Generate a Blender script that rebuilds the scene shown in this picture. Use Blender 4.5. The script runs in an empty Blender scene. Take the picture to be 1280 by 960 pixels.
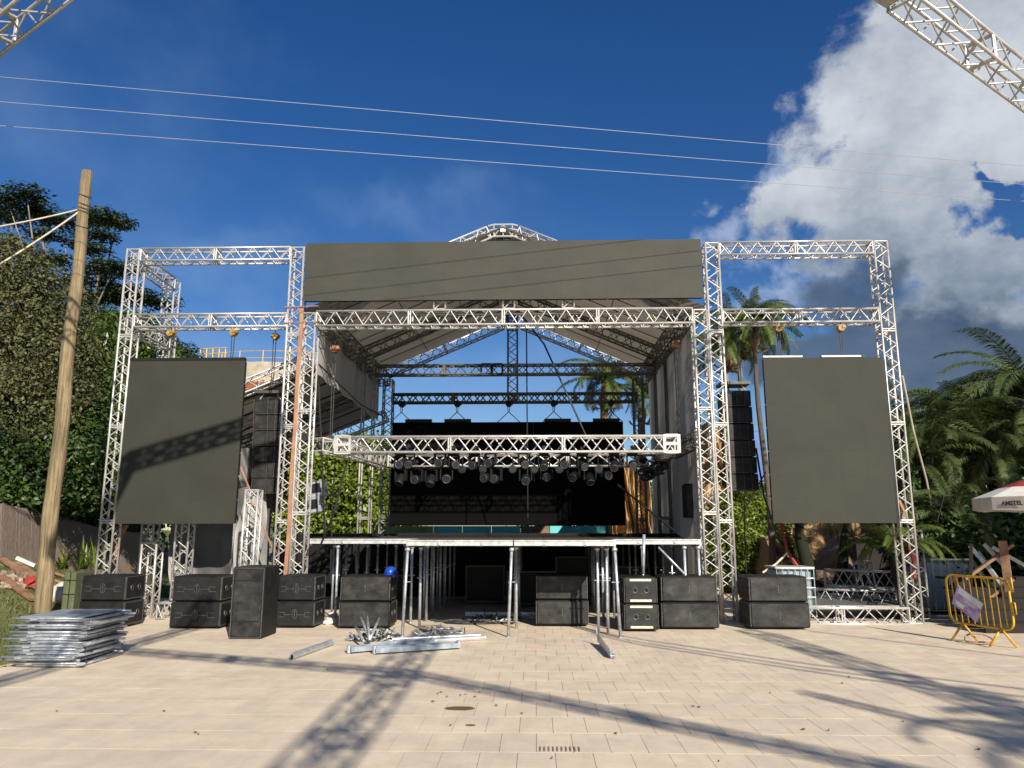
import bpy, bmesh, math, random
import numpy as np
from mathutils import Vector, Matrix
R = math.radians
random.seed(7); NR = np.random.default_rng(7)
SC = bpy.context.scene
COL = SC.collection
# ---------------------------------------------------------------- camera
FOC, PITCH, YAW, CAMH = 961.0, R(10.75), R(1.7), 1.75
cam = bpy.data.cameras.new('camera'); camo = bpy.data.objects.new('camera', cam); COL.objects.link(camo)
camo.location = (0, 0, CAMH); camo.rotation_euler = (R(90)+PITCH, 0, YAW)
cam.sensor_width = 36; cam.lens = FOC/1280*36; cam.clip_start = .05; cam.clip_end = 3000
SC.camera = camo
# ---------------------------------------------------------------- sun and sky
SUN_EL, SUN_AZ = R(29), R(23.5)                     # the sun stands behind the camera, to the right
TOSUN = Vector((math.sin(SUN_AZ)*math.cos(SUN_EL), -math.cos(SUN_AZ)*math.cos(SUN_EL), math.sin(SUN_EL)))
SC.view_settings.view_transform = 'Standard'; SC.view_settings.look = 'None'
SC.view_settings.exposure = 0.45; SC.view_settings.gamma = 1
sun = bpy.data.lights.new('sun', 'SUN'); sun.energy = 5.0; sun.angle = R(.55); sun.color = (1, .93, .82)
suno = bpy.data.objects.new('sun', sun); COL.objects.link(suno)
suno.rotation_euler = (-TOSUN).to_track_quat('-Z', 'Y').to_euler(); suno.location = (6, -12, 12)
def ray(px, py):
    x = (px-640)/FOC; y = (480-py)/FOC
    a, b, c = x, math.cos(PITCH)-y*math.sin(PITCH), math.sin(PITCH)+y*math.cos(PITCH)
    return Vector((a*math.cos(YAW)-b*math.sin(YAW), a*math.sin(YAW)+b*math.cos(YAW), c))
def at(px, py, Y):                                  # survey: a point of the plane Y = const
    r = ray(px, py); t = Y/r.y; return Vector((r.x*t, Y, CAMH+r.z*t))
def atz(px, py, z=0):                               # survey: a point of the plane Z = const
    r = ray(px, py); t = (z-CAMH)/r.z; return Vector((r.x*t, r.y*t, z))
def toward_sun(p, z):                               # the point at height z whose shadow falls on p
    k = (z-p[2])/TOSUN.z; return Vector(p)+TOSUN*k

W = bpy.data.worlds.new('World'); SC.world = W; W.use_nodes = True
def build_world():
    nt = W.node_tree; nt.nodes.clear(); N = nt.nodes.new; L = nt.links.new
    out = N('ShaderNodeOutputWorld'); bg = N('ShaderNodeBackground'); bg.inputs[1].default_value = .085
    sky = N('ShaderNodeTexSky'); sky.sky_type = 'NISHITA'; sky.sun_disc = False
    sky.sun_elevation = SUN_EL; sky.sun_rotation = math.pi-SUN_AZ; sky.altitude = 400
    sky.air_density = 1.0; sky.dust_density = .35; sky.ozone_density = 2.6
    tc = N('ShaderNodeTexCoord'); sep = N('ShaderNodeSeparateXYZ'); L(tc.outputs['Generated'], sep.inputs[0])
    def m(op, a, b=None, c=None, clamp=False):
        n = N('ShaderNodeMath'); n.operation = op; n.use_clamp = clamp
        for i, v in enumerate((a, b, c)):
            if v is None: continue
            if isinstance(v, (int, float)): n.inputs[i].default_value = v
            else: L(v, n.inputs[i])
        return n.outputs[0]
    az = m('ARCTAN2', sep.outputs[0], sep.outputs[1]); el = m('ARCSINE', sep.outputs[2])
    cmb0 = N('ShaderNodeCombineXYZ'); L(az, cmb0.inputs[0]); L(el, cmb0.inputs[1])
    cmb = cmb0
    for sc_, amp in ((5.5, .125), (17, .05)):          # billows: the cloud outlines are warped by noise
        wn = N('ShaderNodeTexNoise'); L(tc.outputs['Generated'], wn.inputs[0]); wn.inputs['Scale'].default_value = sc_; wn.inputs['Detail'].default_value = 6
        w1 = N('ShaderNodeVectorMath'); w1.operation = 'SUBTRACT'; L(wn.outputs['Color'], w1.inputs[0]); w1.inputs[1].default_value = (.5, .5, .5)
        w2 = N('ShaderNodeVectorMath'); w2.operation = 'MULTIPLY_ADD'; L(w1.outputs[0], w2.inputs[0]); w2.inputs[1].default_value = (amp*2, amp*2, 0); L(cmb.outputs[0], w2.inputs[2]); cmb = w2
    def noise(sc, det, rough, off=0, dist=0):
        mp = N('ShaderNodeMapping'); L(tc.outputs['Generated'], mp.inputs[0]); mp.inputs['Location'].default_value = (off, off*.7, 0)
        mp.inputs['Scale'].default_value = (1, 1, 1.35)
        n = N('ShaderNodeTexNoise'); L(mp.outputs[0], n.inputs[0]); n.inputs['Scale'].default_value = sc
        n.inputs['Detail'].default_value = det; n.inputs['Roughness'].default_value = rough; n.inputs['Distortion'].default_value = dist
        return n.outputs[0]
    def field(blobs):
        cur = None
        for px, py, rx, ry in blobs:
            d = ray(px, py).normalized(); a0 = math.atan2(d.x, d.y); e0 = math.asin(d.z)
            s = N('ShaderNodeVectorMath'); s.operation = 'SUBTRACT'; L(cmb.outputs[0], s.inputs[0]); s.inputs[1].default_value = (a0, e0, 0)
            q = N('ShaderNodeVectorMath'); q.operation = 'MULTIPLY'; L(s.outputs[0], q.inputs[0]); q.inputs[1].default_value = (FOC/rx, FOC/ry, 0)
            l = N('ShaderNodeVectorMath'); l.operation = 'LENGTH'; L(q.outputs[0], l.inputs[0])
            v = m('SUBTRACT', 1.0, l.outputs['Value'])
            cur = v if cur is None else m('SMOOTH_MAX', cur, v, .25)
        return cur
    def ramp(v, lo, hi):
        n = N('ShaderNodeMapRange'); n.interpolation_type = 'SMOOTHSTEP'; L(v, n.inputs[0])
        n.inputs[1].default_value = lo; n.inputs[2].default_value = hi; return n.outputs[0]
    n1 = noise(7, 12, .62, 3.1, .3); n2 = noise(3.2, 8, .55, 7.7); n3 = noise(16, 10, .6, 1.3)
    fl = m('MULTIPLY_ADD', n1, 3.0, -1.5)
    bright = field([(1190, 180, 140, 135), (1300, 80, 150, 150), (1085, 225, 70, 65), (1110, 275, 120, 48), (1008, 265, 40, 38),
                    (1290, 318, 110, 50), (1450, 200, 230, 230), (1140, 22, 48, 30), (1240, 386, 105, 20), (1095, 165, 52, 40)])
    hole = field([(1225, 240, 55, 30), (1275, 262, 50, 20), (1195, 225, 25, 20)])
    bsum = m('ADD', bright, m('MULTIPLY', m('MAXIMUM', hole, -.2), -1.25))
    mb = ramp(m('ADD', bsum, m('MULTIPLY', fl, .75)), -.02, .42)
    wisp = field([(930, 280, 75, 55), (960, 350, 110, 50), (905, 235, 60, 30), (985, 225, 60, 60)])
    mw = m('MULTIPLY', ramp(m('ADD', wisp, m('MULTIPLY', fl, 1.3)), .25, 1.0), .62)
    veil = field([(0, 190, 320, 240), (260, 340, 300, 70), (520, 270, 250, 70), (620, 500, 420, 70), (300, 450, 300, 60)])
    mv = m('MULTIPLY', ramp(m('ADD', veil, m('MULTIPLY', m('MULTIPLY_ADD', n2, 3, -1.5), .8)), .0, 1.3), .27)
    dark = field([(1040, 405, 115, 72), (1140, 445, 150, 62), (1260, 475, 190, 64), (1480, 480, 260, 80), (960, 425, 60, 50)])
    md = m('MULTIPLY', ramp(m('ADD', dark, m('MULTIPLY', fl, .5)), -.05, .5), .94)
    def mix(f, a, b):
        n = N('ShaderNodeMix'); n.data_type = 'RGBA'; L(f, n.inputs[0])
        for s, v in ((6, a), (7, b)):
            if isinstance(v, tuple): n.inputs[s].default_value = (*v, 1)
            else: L(v, n.inputs[s])
        return n.outputs[2]
    K = 7.6
    hsv = N('ShaderNodeHueSaturation'); L(sky.outputs[0], hsv.inputs['Color']); hsv.inputs['Saturation'].default_value = 1.33; hsv.inputs['Value'].default_value = .79; hsv.inputs['Hue'].default_value = .512
    base = mix(mv, hsv.outputs[0], (K*.36, K*.52, K*.82))
    # thick clouds: lit heads, grey-blue undersides following their own relief
    relief = ramp(m('ADD', m('MULTIPLY_ADD', n3, .9, -.45), m('MULTIPLY_ADD', n2, 1.6, -.8)), -.35, .4)
    lift = ramp(el, ray(1150, 330).normalized().z+.0, ray(1150, 120).normalized().z)
    tone = m('MULTIPLY_ADD', lift, .42, m('MULTIPLY', relief, .68), clamp=True)
    cl = mix(tone, (K*.20, K*.27, K*.38), (K*.72, K*.77, K*.84))
    dk = mix(relief, (K*.055, K*.10, K*.185), (K*.12, K*.18, K*.28))
    c = mix(mw, base, (K*.55, K*.66, K*.85))
    c = mix(mb, c, cl)
    c = mix(md, c, dk)
    L(c, bg.inputs[0]); L(bg.outputs[0], out.inputs[0])
build_world()

# ---------------------------------------------------------------- materials
def mat(name, col, rough=.6, metal=0., var=.25, nscale=3., col2=None, bump=0., bscale=30., island=0., objvar=0., spec=.5, trans=0., stretch=(1, 1, 1), sharp=False, coat=0., grime=None):
    m = bpy.data.materials.new(name); m.use_nodes = True; nt = m.node_tree; N = nt.nodes.new; L = nt.links.new
    b = nt.nodes['Principled BSDF']; b.inputs['Roughness'].default_value = rough; b.inputs['Metallic'].default_value = metal
    b.inputs['Specular IOR Level'].default_value = spec; b.inputs['Coat Weight'].default_value = coat
    g = N('ShaderNodeNewGeometry'); mp = N('ShaderNodeMapping'); L(g.outputs['Position'], mp.inputs[0]); mp.inputs['Scale'].default_value = stretch
    n = N('ShaderNodeTexNoise'); L(mp.outputs[0], n.inputs[0]); n.inputs['Scale'].default_value = nscale; n.inputs['Detail'].default_value = 7; n.inputs['Roughness'].default_value = .62
    mr = N('ShaderNodeMapRange'); L(n.outputs[0], mr.inputs[0]); mr.inputs[1].default_value = .5 if sharp else .3; mr.inputs[2].default_value = .62 if sharp else .7
    mx = N('ShaderNodeMix'); mx.data_type = 'RGBA'; L(mr.outputs[0], mx.inputs[0])
    c1 = tuple(c*(1-var) for c in col); c2 = col2 or tuple(min(1, c*(1+var)) for c in col)
    mx.inputs[6].default_value = (*c1, 1); mx.inputs[7].default_value = (*c2, 1); o = mx.outputs[2]
    if grime:
        gs, ga, gst = grime; gm_ = N('ShaderNodeMapping'); L(g.outputs['Position'], gm_.inputs[0]); gm_.inputs['Scale'].default_value = gst
        gn = N('ShaderNodeTexNoise'); L(gm_.outputs[0], gn.inputs[0]); gn.inputs['Scale'].default_value = gs; gn.inputs['Detail'].default_value = 9; gn.inputs['Roughness'].default_value = .7
        gr_ = N('ShaderNodeMapRange'); L(gn.outputs[0], gr_.inputs[0]); gr_.inputs[1].default_value = .35; gr_.inputs[2].default_value = .62; gr_.inputs[3].default_value = 1-ga; gr_.inputs[4].default_value = 1+ga*.3
        gh = N('ShaderNodeHueSaturation'); L(o, gh.inputs['Color']); L(gr_.outputs[0], gh.inputs['Value']); o = gh.outputs[0]
    if island or objvar:
        if island: src = g.outputs['Random Per Island']; amt = island
        else: src = N('ShaderNodeObjectInfo').outputs['Random']; amt = objvar
        r = N('ShaderNodeMapRange'); L(src, r.inputs[0]); r.inputs[3].default_value = 1-amt; r.inputs[4].default_value = 1+amt
        h = N('ShaderNodeHueSaturation'); L(o, h.inputs['Color']); L(r.outputs[0], h.inputs['Value'])
        if island:
            r2 = N('ShaderNodeMapRange'); L(src, r2.inputs[0]); r2.inputs[3].default_value = .48; r2.inputs[4].default_value = .515; L(r2.outputs[0], h.inputs['Hue'])
        o = h.outputs[0]
    L(o, b.inputs['Base Color'])
    if bump:
        n2 = N('ShaderNodeTexNoise'); L(mp.outputs[0], n2.inputs[0]); n2.inputs['Scale'].default_value = bscale; n2.inputs['Detail'].default_value = 5
        bp = N('ShaderNodeBump'); L(n2.outputs[0], bp.inputs['Height']); bp.inputs['Strength'].default_value = bump; bp.inputs['Distance'].default_value = .02; L(bp.outputs[0], b.inputs['Normal'])
    if trans:
        t = N('ShaderNodeBsdfTranslucent'); L(o, t.inputs[0]); ms = N('ShaderNodeMixShader'); ms.inputs[0].default_value = trans
        L(b.outputs[0], ms.inputs[1]); L(t.outputs[0], ms.inputs[2]); L(ms.outputs[0], nt.nodes['Material Output'].inputs[0])
    return m
M = dict(
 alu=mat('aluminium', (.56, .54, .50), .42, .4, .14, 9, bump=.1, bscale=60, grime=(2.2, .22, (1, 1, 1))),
 alu_old=mat('weathered_shaded_aluminium', (.42, .40, .37), .5, .35, .25, 6),  # duller copy; also carries the shade on the right-hand trusses
 alu_dark=mat('shaded_truss', (.17, .155, .13), .55, .4, .35, 4),  # darker truss copy, shade under the roof put into its colour
 galv_light=mat('bright_galvanised_rail', (.50, .50, .48), .5, .4, .3, 10, bump=.2, bscale=40),
 galv=mat('galvanised_steel', (.46, .49, .52), .38, .55, .35, 11, bump=.2, bscale=40),
 tile=mat('travertine_tile', (.71, .59, .43), .62, 0, .10, 4, col2=(.77, .645, .48), bump=.12, bscale=25, objvar=.03, stretch=(1, .6, 1), grime=(.8, .13, (1, 1.6, 1))),
 tile_far=mat('travertine_tile_far', (.71, .59, .43), .62, 0, .10, 4, col2=(.77, .645, .48), bump=.12, bscale=25, island=.025, grime=(.8, .13, (1, 1.6, 1))),
 mortar=mat('sandy_mortar', (.58, .46, .32), .9, 0, .5, 4),
 earth=mat('dry_earth', (.12, .085, .05), .95, 0, .3, .8),
 lawn=mat('lawn', (.085, .135, .025), .95, 0, .3, .9, col2=(.17, .16, .06), bump=.5, bscale=60),
 blade=mat('grass_blade', (.10, .15, .03), .7, 0, .3, 2, col2=(.20, .19, .07), island=.3, trans=.25),
 led=mat('led_screen_face', (.040, .039, .030), .65, 0, .07, .8, objvar=.014, spec=.18, grime=(1.1, .10, (1, 1, 1))),
 banner=mat('led_banner_face', (.058, .056, .045), .65, 0, .08, .9, objvar=.016, spec=.18, grime=(1.3, .10, (1, 1, 1.8))),
 ledback=mat('led_wall_face', (.0045, .0045, .0045), .8, 0, .1, 1, objvar=.08, spec=.05),
 black=mat('black_painted_wood', (.007, .007, .007), .6, 0, .3, 7, col2=(.018, .017, .016), bump=.25, bscale=50, spec=.3),
 scuff=mat('scuffed_black_grille', (.012, .012, .011), .55, .0, .5, 4, col2=(.052, .049, .044), bump=.3, bscale=70, stretch=(1, 1, 1.5), spec=.3, grime=(2.5, .5, (1, 1, 1))),
 steelblack=mat('black_steel', (.016, .016, .016), .5, .3, .3, 9, spec=.3),
 lampblack=mat('lamp_housing', (.010, .010, .010), .6, 0, .2, 9, spec=.2),
 channel=mat('sky_tinted_galvanised_channel', (.30, .38, .50), .4, .4, .4, 7, col2=(.50, .55, .60)),  # blue of the reflected sky put into the base colour
 edge=mat('worn_edge_metal', (.085, .082, .075), .55, .4, .4, 20),
 label=mat('dirty_white_label', (.62, .56, .42), .7, 0, .2, 20),
 fabric=mat('roof_tarpaulin', (.42, .37, .285), .75, 0, .12, 1.2, trans=.22, bump=.2, bscale=2),
 wallfab=mat('grey_side_tarpaulin', (.46, .445, .415), .75, 0, .1, .8, trans=.22, bump=.25, bscale=2.5, stretch=(1, 1, .3)),
 tarp=mat('dark_grey_tarpaulin', (.10, .10, .095), .5, 0, .3, 1.3, bump=.6, bscale=3),
 skirt=mat('black_cloth', (.007, .007, .007), .95, 0, .2, 2),
 ply=mat('dark_deck_board', (.05, .035, .025), .8, 0, .3, 6),
 wood=mat('pole_wood', (.17, .12, .058), .85, 0, .3, 9, col2=(.37, .285, .155), bump=1.0, bscale=16, stretch=(3, 3, .12), grime=(1.5, .35, (1, 1, .5))),
 plank=mat('weathered_plank', (.22, .11, .06), .85, 0, .4, 5, col2=(.33, .19, .11), island=.2),
 darkplank=mat('dark_plank', (.012, .008, .006), .85, 0, .4, 4, island=.2),
 orange=mat('orange_strap', (.33, .165, .095), .8, 0, .3, 4),
 red=mat('red_cloth', (.33, .035, .025), .75, 0, .3, 5),
 white=mat('white_cloth', (.72, .68, .60), .75, 0, .1, 4),
 blue=mat('blue_helmet_plastic', (.006, .055, .38), .35, 0, .05),
 bluetarp=mat('blue_tarp', (.06, .14, .38), .5),
 yellow=mat('yellow_paint', (.58, .33, .015), .42, .1, .3, 9, bump=.1),
 hoist=mat('hoist_yellow', (.34, .21, .04), .5, 0, .4, 12),
 rope=mat('rope', (.55, .47, .34), .85),
 wire=mat('bare_wire', (.36, .38, .42), .5, .3, .1),
 cable=mat('black_cable', (.012, .012, .012), .6),
 chain=mat('chain_steel', (.09, .085, .08), .5, .6),
 glass=mat('lamp_lens', (.02, .021, .024), .12, 0, .1, spec=.6),
 fence=mat('brushwood_fence', (.27, .19, .145), .9, 0, .35, 11, col2=(.44, .34, .27), bump=.8, bscale=40, stretch=(5, 5, .3), island=.05),
 sack=mat('pale_sack', (.58, .50, .38), .85, 0, .2, 3, bump=.4, bscale=12),
 rock=mat('orange_rock', (.42, .23, .08), .9, 0, .45, 1.1, col2=(.55, .36, .17), bump=.9, bscale=5),
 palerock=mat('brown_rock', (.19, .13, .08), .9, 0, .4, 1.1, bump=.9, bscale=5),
 bark=mat('bark', (.095, .075, .055), .9, 0, .35, 6, bump=.8, bscale=14, stretch=(2, 2, .4)),
 palebark=mat('pale_bark', (.20, .165, .13), .9, 0, .4, 4, bump=.6),
 leaf_dark=mat('dark_leaf', (.050, .090, .018), .45, 0, .3, .7, island=.35, trans=.22),
 leaf_olive=mat('olive_leaf', (.062, .088, .020), .6, 0, .3, .45, col2=(.15, .14, .052), island=.3, trans=.22),
 leaf_top=mat('feathery_leaf', (.036, .062, .020), .5, 0, .3, .8, island=.3, trans=.25),
 leaf_mid=mat('mid_leaf', (.070, .115, .016), .4, 0, .3, 1.0, island=.45, trans=.28),
 leaf_bright=mat('bright_leaf', (.16, .22, .022), .42, 0, .25, 1.2, island=.45, trans=.3),
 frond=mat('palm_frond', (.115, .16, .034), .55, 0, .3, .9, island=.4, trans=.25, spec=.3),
 frond_dark=mat('shaded_palm_frond', (.072, .104, .030), .55, 0, .3, .9, island=.4, trans=.22, spec=.3),  # darker copy of the frond, shade among the right palms painted in
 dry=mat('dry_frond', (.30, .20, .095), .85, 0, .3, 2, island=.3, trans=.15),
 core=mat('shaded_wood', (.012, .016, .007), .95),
 ibc=mat('ibc_plastic', (.30, .38, .40), .45, 0, .1, 2, trans=.1),
 green=mat('old_green_steel', (.10, .115, .055), .6, .1, .25, 5),
 turq=mat('turquoise_paint', (.12, .55, .52), .5, 0, .15, .5),
 pvc=mat('cream_wall', (.42, .37, .27), .8),
 brick=mat('red_wall', (.30, .08, .05), .85),
 purple=mat('purple_print', (.42, .22, .55), .6, 0, .4, 9, col2=(.62, .48, .72)),
 printwhite=mat('print_white', (.75, .76, .74), .6), lettering=mat('black_lettering', (.02, .02, .02), .6),
 stain=mat('brown_stain', (.17, .10, .045), .35, 0, .12, 14),
 grate=mat('drain_grate', (.22, .17, .12), .8), rubble=mat('rubble', (.30, .22, .16), .9, 0, .4, 8, island=.4),
 panelcolor=mat('olive_panel', (.22, .26, .06), .6),
)
# ---------------------------------------------------------------- mesh builder
class MB:
    def __init__(s): s.v = []; s.f = []
    def add(s, vs, fs):
        o = len(s.v); s.v += [tuple(v) for v in vs]; s.f += [tuple(i+o for i in f) for f in fs]; return s
    def box(s, c, d, rot=None):
        c = Vector(c); h = Vector(d)/2
        P = [Vector((x*h.x, y*h.y, z*h.z)) for x in (-1, 1) for y in (-1, 1) for z in (-1, 1)]
        if rot is not None: P = [rot @ p for p in P]
        return s.add([p+c for p in P], [(0, 1, 3, 2), (4, 6, 7, 5), (0, 4, 5, 1), (2, 3, 7, 6), (0, 2, 6, 4), (1, 5, 7, 3)])
    def bbox(s, c, d, b=.015, rot=None):              # box with chamfered edges
        c = Vector(c); h = Vector(d)/2; bm = bmesh.new(); bmesh.ops.create_cube(bm, size=1)
        for v in bm.verts: v.co = Vector((v.co.x*d[0], v.co.y*d[1], v.co.z*d[2]))
        bmesh.ops.bevel(bm, geom=bm.edges[:], offset=b, segments=1, affect='EDGES')
        bm.verts.index_update()
        P = [(rot @ v.co if rot is not None else v.co)+c for v in bm.verts]; F_ = [[v.index for v in f.verts] for f in bm.faces]; bm.free()
        return s.add(P, F_)
    def tube(s, pts, r, n=8, caps=True, r1=None):
        pts = [Vector(p) for p in pts]; k = len(pts); rs = r if isinstance(r, (list, tuple)) else [r+(r1-r)*i/(k-1) if r1 is not None else r for i in range(k)]
        V = []; ref = None
        for i, p in enumerate(pts):
            d = (pts[min(i+1, k-1)]-pts[max(i-1, 0)]).normalized()
            if ref is None: ref = d.orthogonal().normalized()
            ref = (ref-d*ref.dot(d)).normalized(); w = d.cross(ref)
            V += [p+(ref*math.cos(2*math.pi*j/n)+w*math.sin(2*math.pi*j/n))*rs[i] for j in range(n)]
        Fc = [(i*n+j, i*n+(j+1) % n, (i+1)*n+(j+1) % n, (i+1)*n+j) for i in range(k-1) for j in range(n)]
        if caps: Fc += [tuple(range(n))[::-1], tuple((k-1)*n+j for j in range(n))]
        return s.add(V, Fc)
    def ball(s, c, r, n=10, m=6, jit=0):
        c = Vector(c); r = Vector(r) if not isinstance(r, (int, float)) else Vector((r, r, r)); V = [c+Vector((0, 0, -r.z))]
        for i in range(1, m):
            a = math.pi*i/m-math.pi/2
            for j in range(n):
                q = 1+random.uniform(-jit, jit); V.append(c+Vector((math.cos(a)*math.cos(2*math.pi*j/n)*r.x, math.cos(a)*math.sin(2*math.pi*j/n)*r.y, math.sin(a)*r.z))*q if False else c+Vector((math.cos(a)*math.cos(2*math.pi*j/n)*r.x*q, math.cos(a)*math.sin(2*math.pi*j/n)*r.y*q, math.sin(a)*r.z*q)))
        V.append(c+Vector((0, 0, r.z))); Fc = [(0, 1+(j+1) % n, 1+j) for j in range(n)]
        for i in range(m-2): Fc += [(1+i*n+j, 1+i*n+(j+1) % n, 1+(i+1)*n+(j+1) % n, 1+(i+1)*n+j) for j in range(n)]
        t = len(V)-1; Fc += [(t, 1+(m-2)*n+j, 1+(m-2)*n+(j+1) % n) for j in range(n)]
        return s.add(V, Fc)
    def build(s, name, m, parent=None, smooth=False, origin=None):
        return link_mesh(name, np.array(s.v, dtype=np.float32), s.f, m, parent, smooth, origin)
ORG = {}
def link_mesh(name, v, faces, m, parent=None, smooth=False, origin=None):
    if parent is not None: org = ORG[parent.name]
    elif origin is not None: org = Vector(origin)
    else:
        lo = v.min(0); hi = v.max(0); org = Vector(((lo[0]+hi[0])/2, (lo[1]+hi[1])/2, lo[2]))
    v = v-np.array(org, dtype=np.float32)
    me = bpy.data.meshes.new(name)
    if isinstance(faces, np.ndarray):
        k = faces.shape[1]; me.vertices.add(len(v)); me.vertices.foreach_set('co', v.astype(np.float32).ravel())
        me.loops.add(faces.size); me.loops.foreach_set('vertex_index', faces.astype(np.int32).ravel())
        me.polygons.add(len(faces)); me.polygons.foreach_set('loop_start', np.arange(0, faces.size, k, dtype=np.int32))
        me.update(calc_edges=True)
    else:
        me.from_pydata(v.tolist(), [], faces); me.update()
    me.materials.append(m if not isinstance(m, str) else M[m])
    if smooth: me.polygons.foreach_set('use_smooth', [True]*len(me.polygons))
    o = bpy.data.objects.new(name, me); COL.objects.link(o)
    if parent is not None: o.parent = parent
    else: o.location = org
    ORG[o.name] = org
    return o
def thing(name, label, cat, loc=(0, 0, 0), group=None):
    o = bpy.data.objects.new(name, None); COL.objects.link(o); o.location = loc; o.empty_display_size = .3
    ORG[o.name] = Vector(loc); return tag(o, label, cat, group)
def tag(o, label, cat, group=None, kind=None):
    o['label'] = label; o['category'] = cat
    if group: o['group'] = group
    if kind: o['kind'] = kind
    return o
def struct(o): o['kind'] = 'structure'; return o
def stuff(o): o['kind'] = 'stuff'; return o
def copy_tree(o, parent=None):
    c = o.copy(); COL.objects.link(c); ORG[c.name] = ORG[o.name]
    if parent is not None: c.parent = parent
    for ch in list(KIDS.get(o.name, [])): copy_tree(ch, c)
    return c
KIDS = {}
def collect(o):
    KIDS[o.name] = list(o.children)
    for c in o.children: collect(c)
ORD = 'first second third fourth fifth sixth seventh eighth ninth tenth eleventh twelfth thirteenth fourteenth fifteenth sixteenth'.split()

# ---------------------------------------------------------------- truss
_u = MB().tube([(0, 0, 0), (0, 0, 1)], 1.0, 6, False)
BR = {}
def brace_mesh(mk):
    if mk not in BR:
        me = bpy.data.meshes.new('brace'); me.from_pydata(_u.v, [], _u.f); me.materials.append(M[mk]); me.polygons.foreach_set('use_smooth', [True]*len(me.polygons)); BR[mk] = me
    return BR[mk]
def place_brace(parent, a, b, r, mk):
    o = bpy.data.objects.new('brace', brace_mesh(mk)); COL.objects.link(o); o.parent = parent
    d = b-a; o.matrix_local = Matrix.Translation(a-ORG[parent.name]) @ d.to_track_quat('Z', 'Y').to_matrix().to_4x4() @ Matrix.Diagonal((r, r, d.length, 1))
def truss(name, label, p0, p1, w=.27, side=(1, 0, 0), fine=True, group=None, step=.2, mk='alu', rc=.023, rb=.0115, cat='truss', joint=2.0, h=None, ladder=False):
    p0 = Vector(p0); p1 = Vector(p1); d = (p1-p0); L = d.length; d.normalize()
    u = Vector(side); u = (u-d*u.dot(d)).normalized(); v = d.cross(u); h = h or w
    t = thing(name, label, cat, p0, group)
    cs = [u*(sx*w/2)+v*(sy*h/2) for sx, sy in ((-1, -1), (1, -1), (1, 1), (-1, 1))]
    if fine:
        for c in cs: MB().tube([p0+c, p1+c], rc, 8).build('chord', mk, t, True)
    else:
        mb = MB()
        for c in cs: mb.tube([p0+c, p1+c], rc, 6)
        mb.build('chords', mk, t, True)
    n = max(2, round(L/step)); lat = MB()
    for f in range(4):
        a, b = cs[f], cs[(f+1) % 4]
        if ladder and f % 2 == 0: continue
        for k in range(n):
            if ladder: q0, q1 = p0+d*(L*(k+.5)/n)+a, p0+d*(L*(k+.5)/n)+b
            else:
                q0 = p0+d*(L*k/n)+(a if k % 2 == 0 else b); q1 = p0+d*(L*(k+1)/n)+(b if k % 2 == 0 else a)
            if fine: place_brace(t, q0, q1, rb, mk)
            else: lat.tube([q0, q1], rb, 5, False)
    if not fine: stuff(lat.build('lattice', mk, t, True))
    nj = max(1, round(L/joint)); 
    for j in range(nj+1):
        offs = [.012] if j == 0 else [L-.012] if j == nj else [L*j/nj-.022, L*j/nj+.022]
        mb = MB()
        for of in offs:
            for f in range(4): mb.tube([p0+d*of+cs[f], p0+d*of+cs[(f+1) % 4]], rb*1.5, 6, False)
        mb.build('end_frame', mk, t, True)
    return t

# ================================================================ GROUND
def edge_x(y): return -6.95-(0 if y < 12.6 else min(1, (y-12.6)/1.6)*2.45)-max(0, y-16)*.15
def terrain(x, y):
    e = edge_x(y); k = .40 if y < 18 else max(.07, .40-(y-18)*.05)
    d = e-x
    if d < 0: return -.10+max(d, -1)*.25 if d > -.3 else -.30
    h = k*d if d < 3.6 else k*3.6+(d-3.6)*.12
    return min(h, 3.2)-.10+min(1, d/.5)*.11+.03*math.sin(x*3.1)*math.cos(y*2.3)*min(1, d)
g = MB(); g.add([(-400, -200, -.31), (400, -200, -.31), (400, 600, -.31), (-400, 600, -.31)], [(0, 1, 2, 3)])
struct(g.build('ground', 'earth', origin=(0, 0, -.31)))
xs = np.concatenate([np.linspace(-60, -16, 12), np.linspace(-15.5, -6.3, 70)]); ys = np.concatenate([np.linspace(0, 30, 110), np.linspace(31, 70, 16)])
V = np.array([(x, y, terrain(x, y)) for y in ys for x in xs], dtype=np.float32); nx = len(xs)
Fq = np.array([(j*nx+i, j*nx+i+1, (j+1)*nx+i+1, (j+1)*nx+i) for j in range(len(ys)-1) for i in range(nx-1)])
struct(link_mesh('grassy_bank', V, Fq, 'lawn', None, True, (0, 0, 0)))
# grass blades on the bank, near part
P = []
while len(P) < 26000:
    y = random.uniform(8, 24); x = edge_x(y)-abs(random.gauss(0, 2.6))-.02
    if x < -15 or random.random() < .25*(math.sin(x*2.3+y)*math.cos(y*1.7)+1): continue
    P.append((x, y, terrain(x, y)))
P = np.array(P); n = len(P); a = NR.uniform(0, 6.28, n); hh = NR.uniform(.03, .09, n); ww = .012
V = np.empty((n, 3, 3)); dx = np.stack([np.cos(a), np.sin(a), 0*a], 1)*ww
V[:, 0] = P-dx; V[:, 1] = P+dx; V[:, 2] = P+np.stack([NR.normal(0, .03, n), NR.normal(0, .03, n), hh], 1)
o = link_mesh('grass', V.reshape(-1, 3), np.arange(n*3).reshape(-1, 3), 'blade', None, False, (-9, 15, 0))
tag(o, 'short dry grass on the bank left of the plaza', 'grass', kind='stuff')
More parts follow.
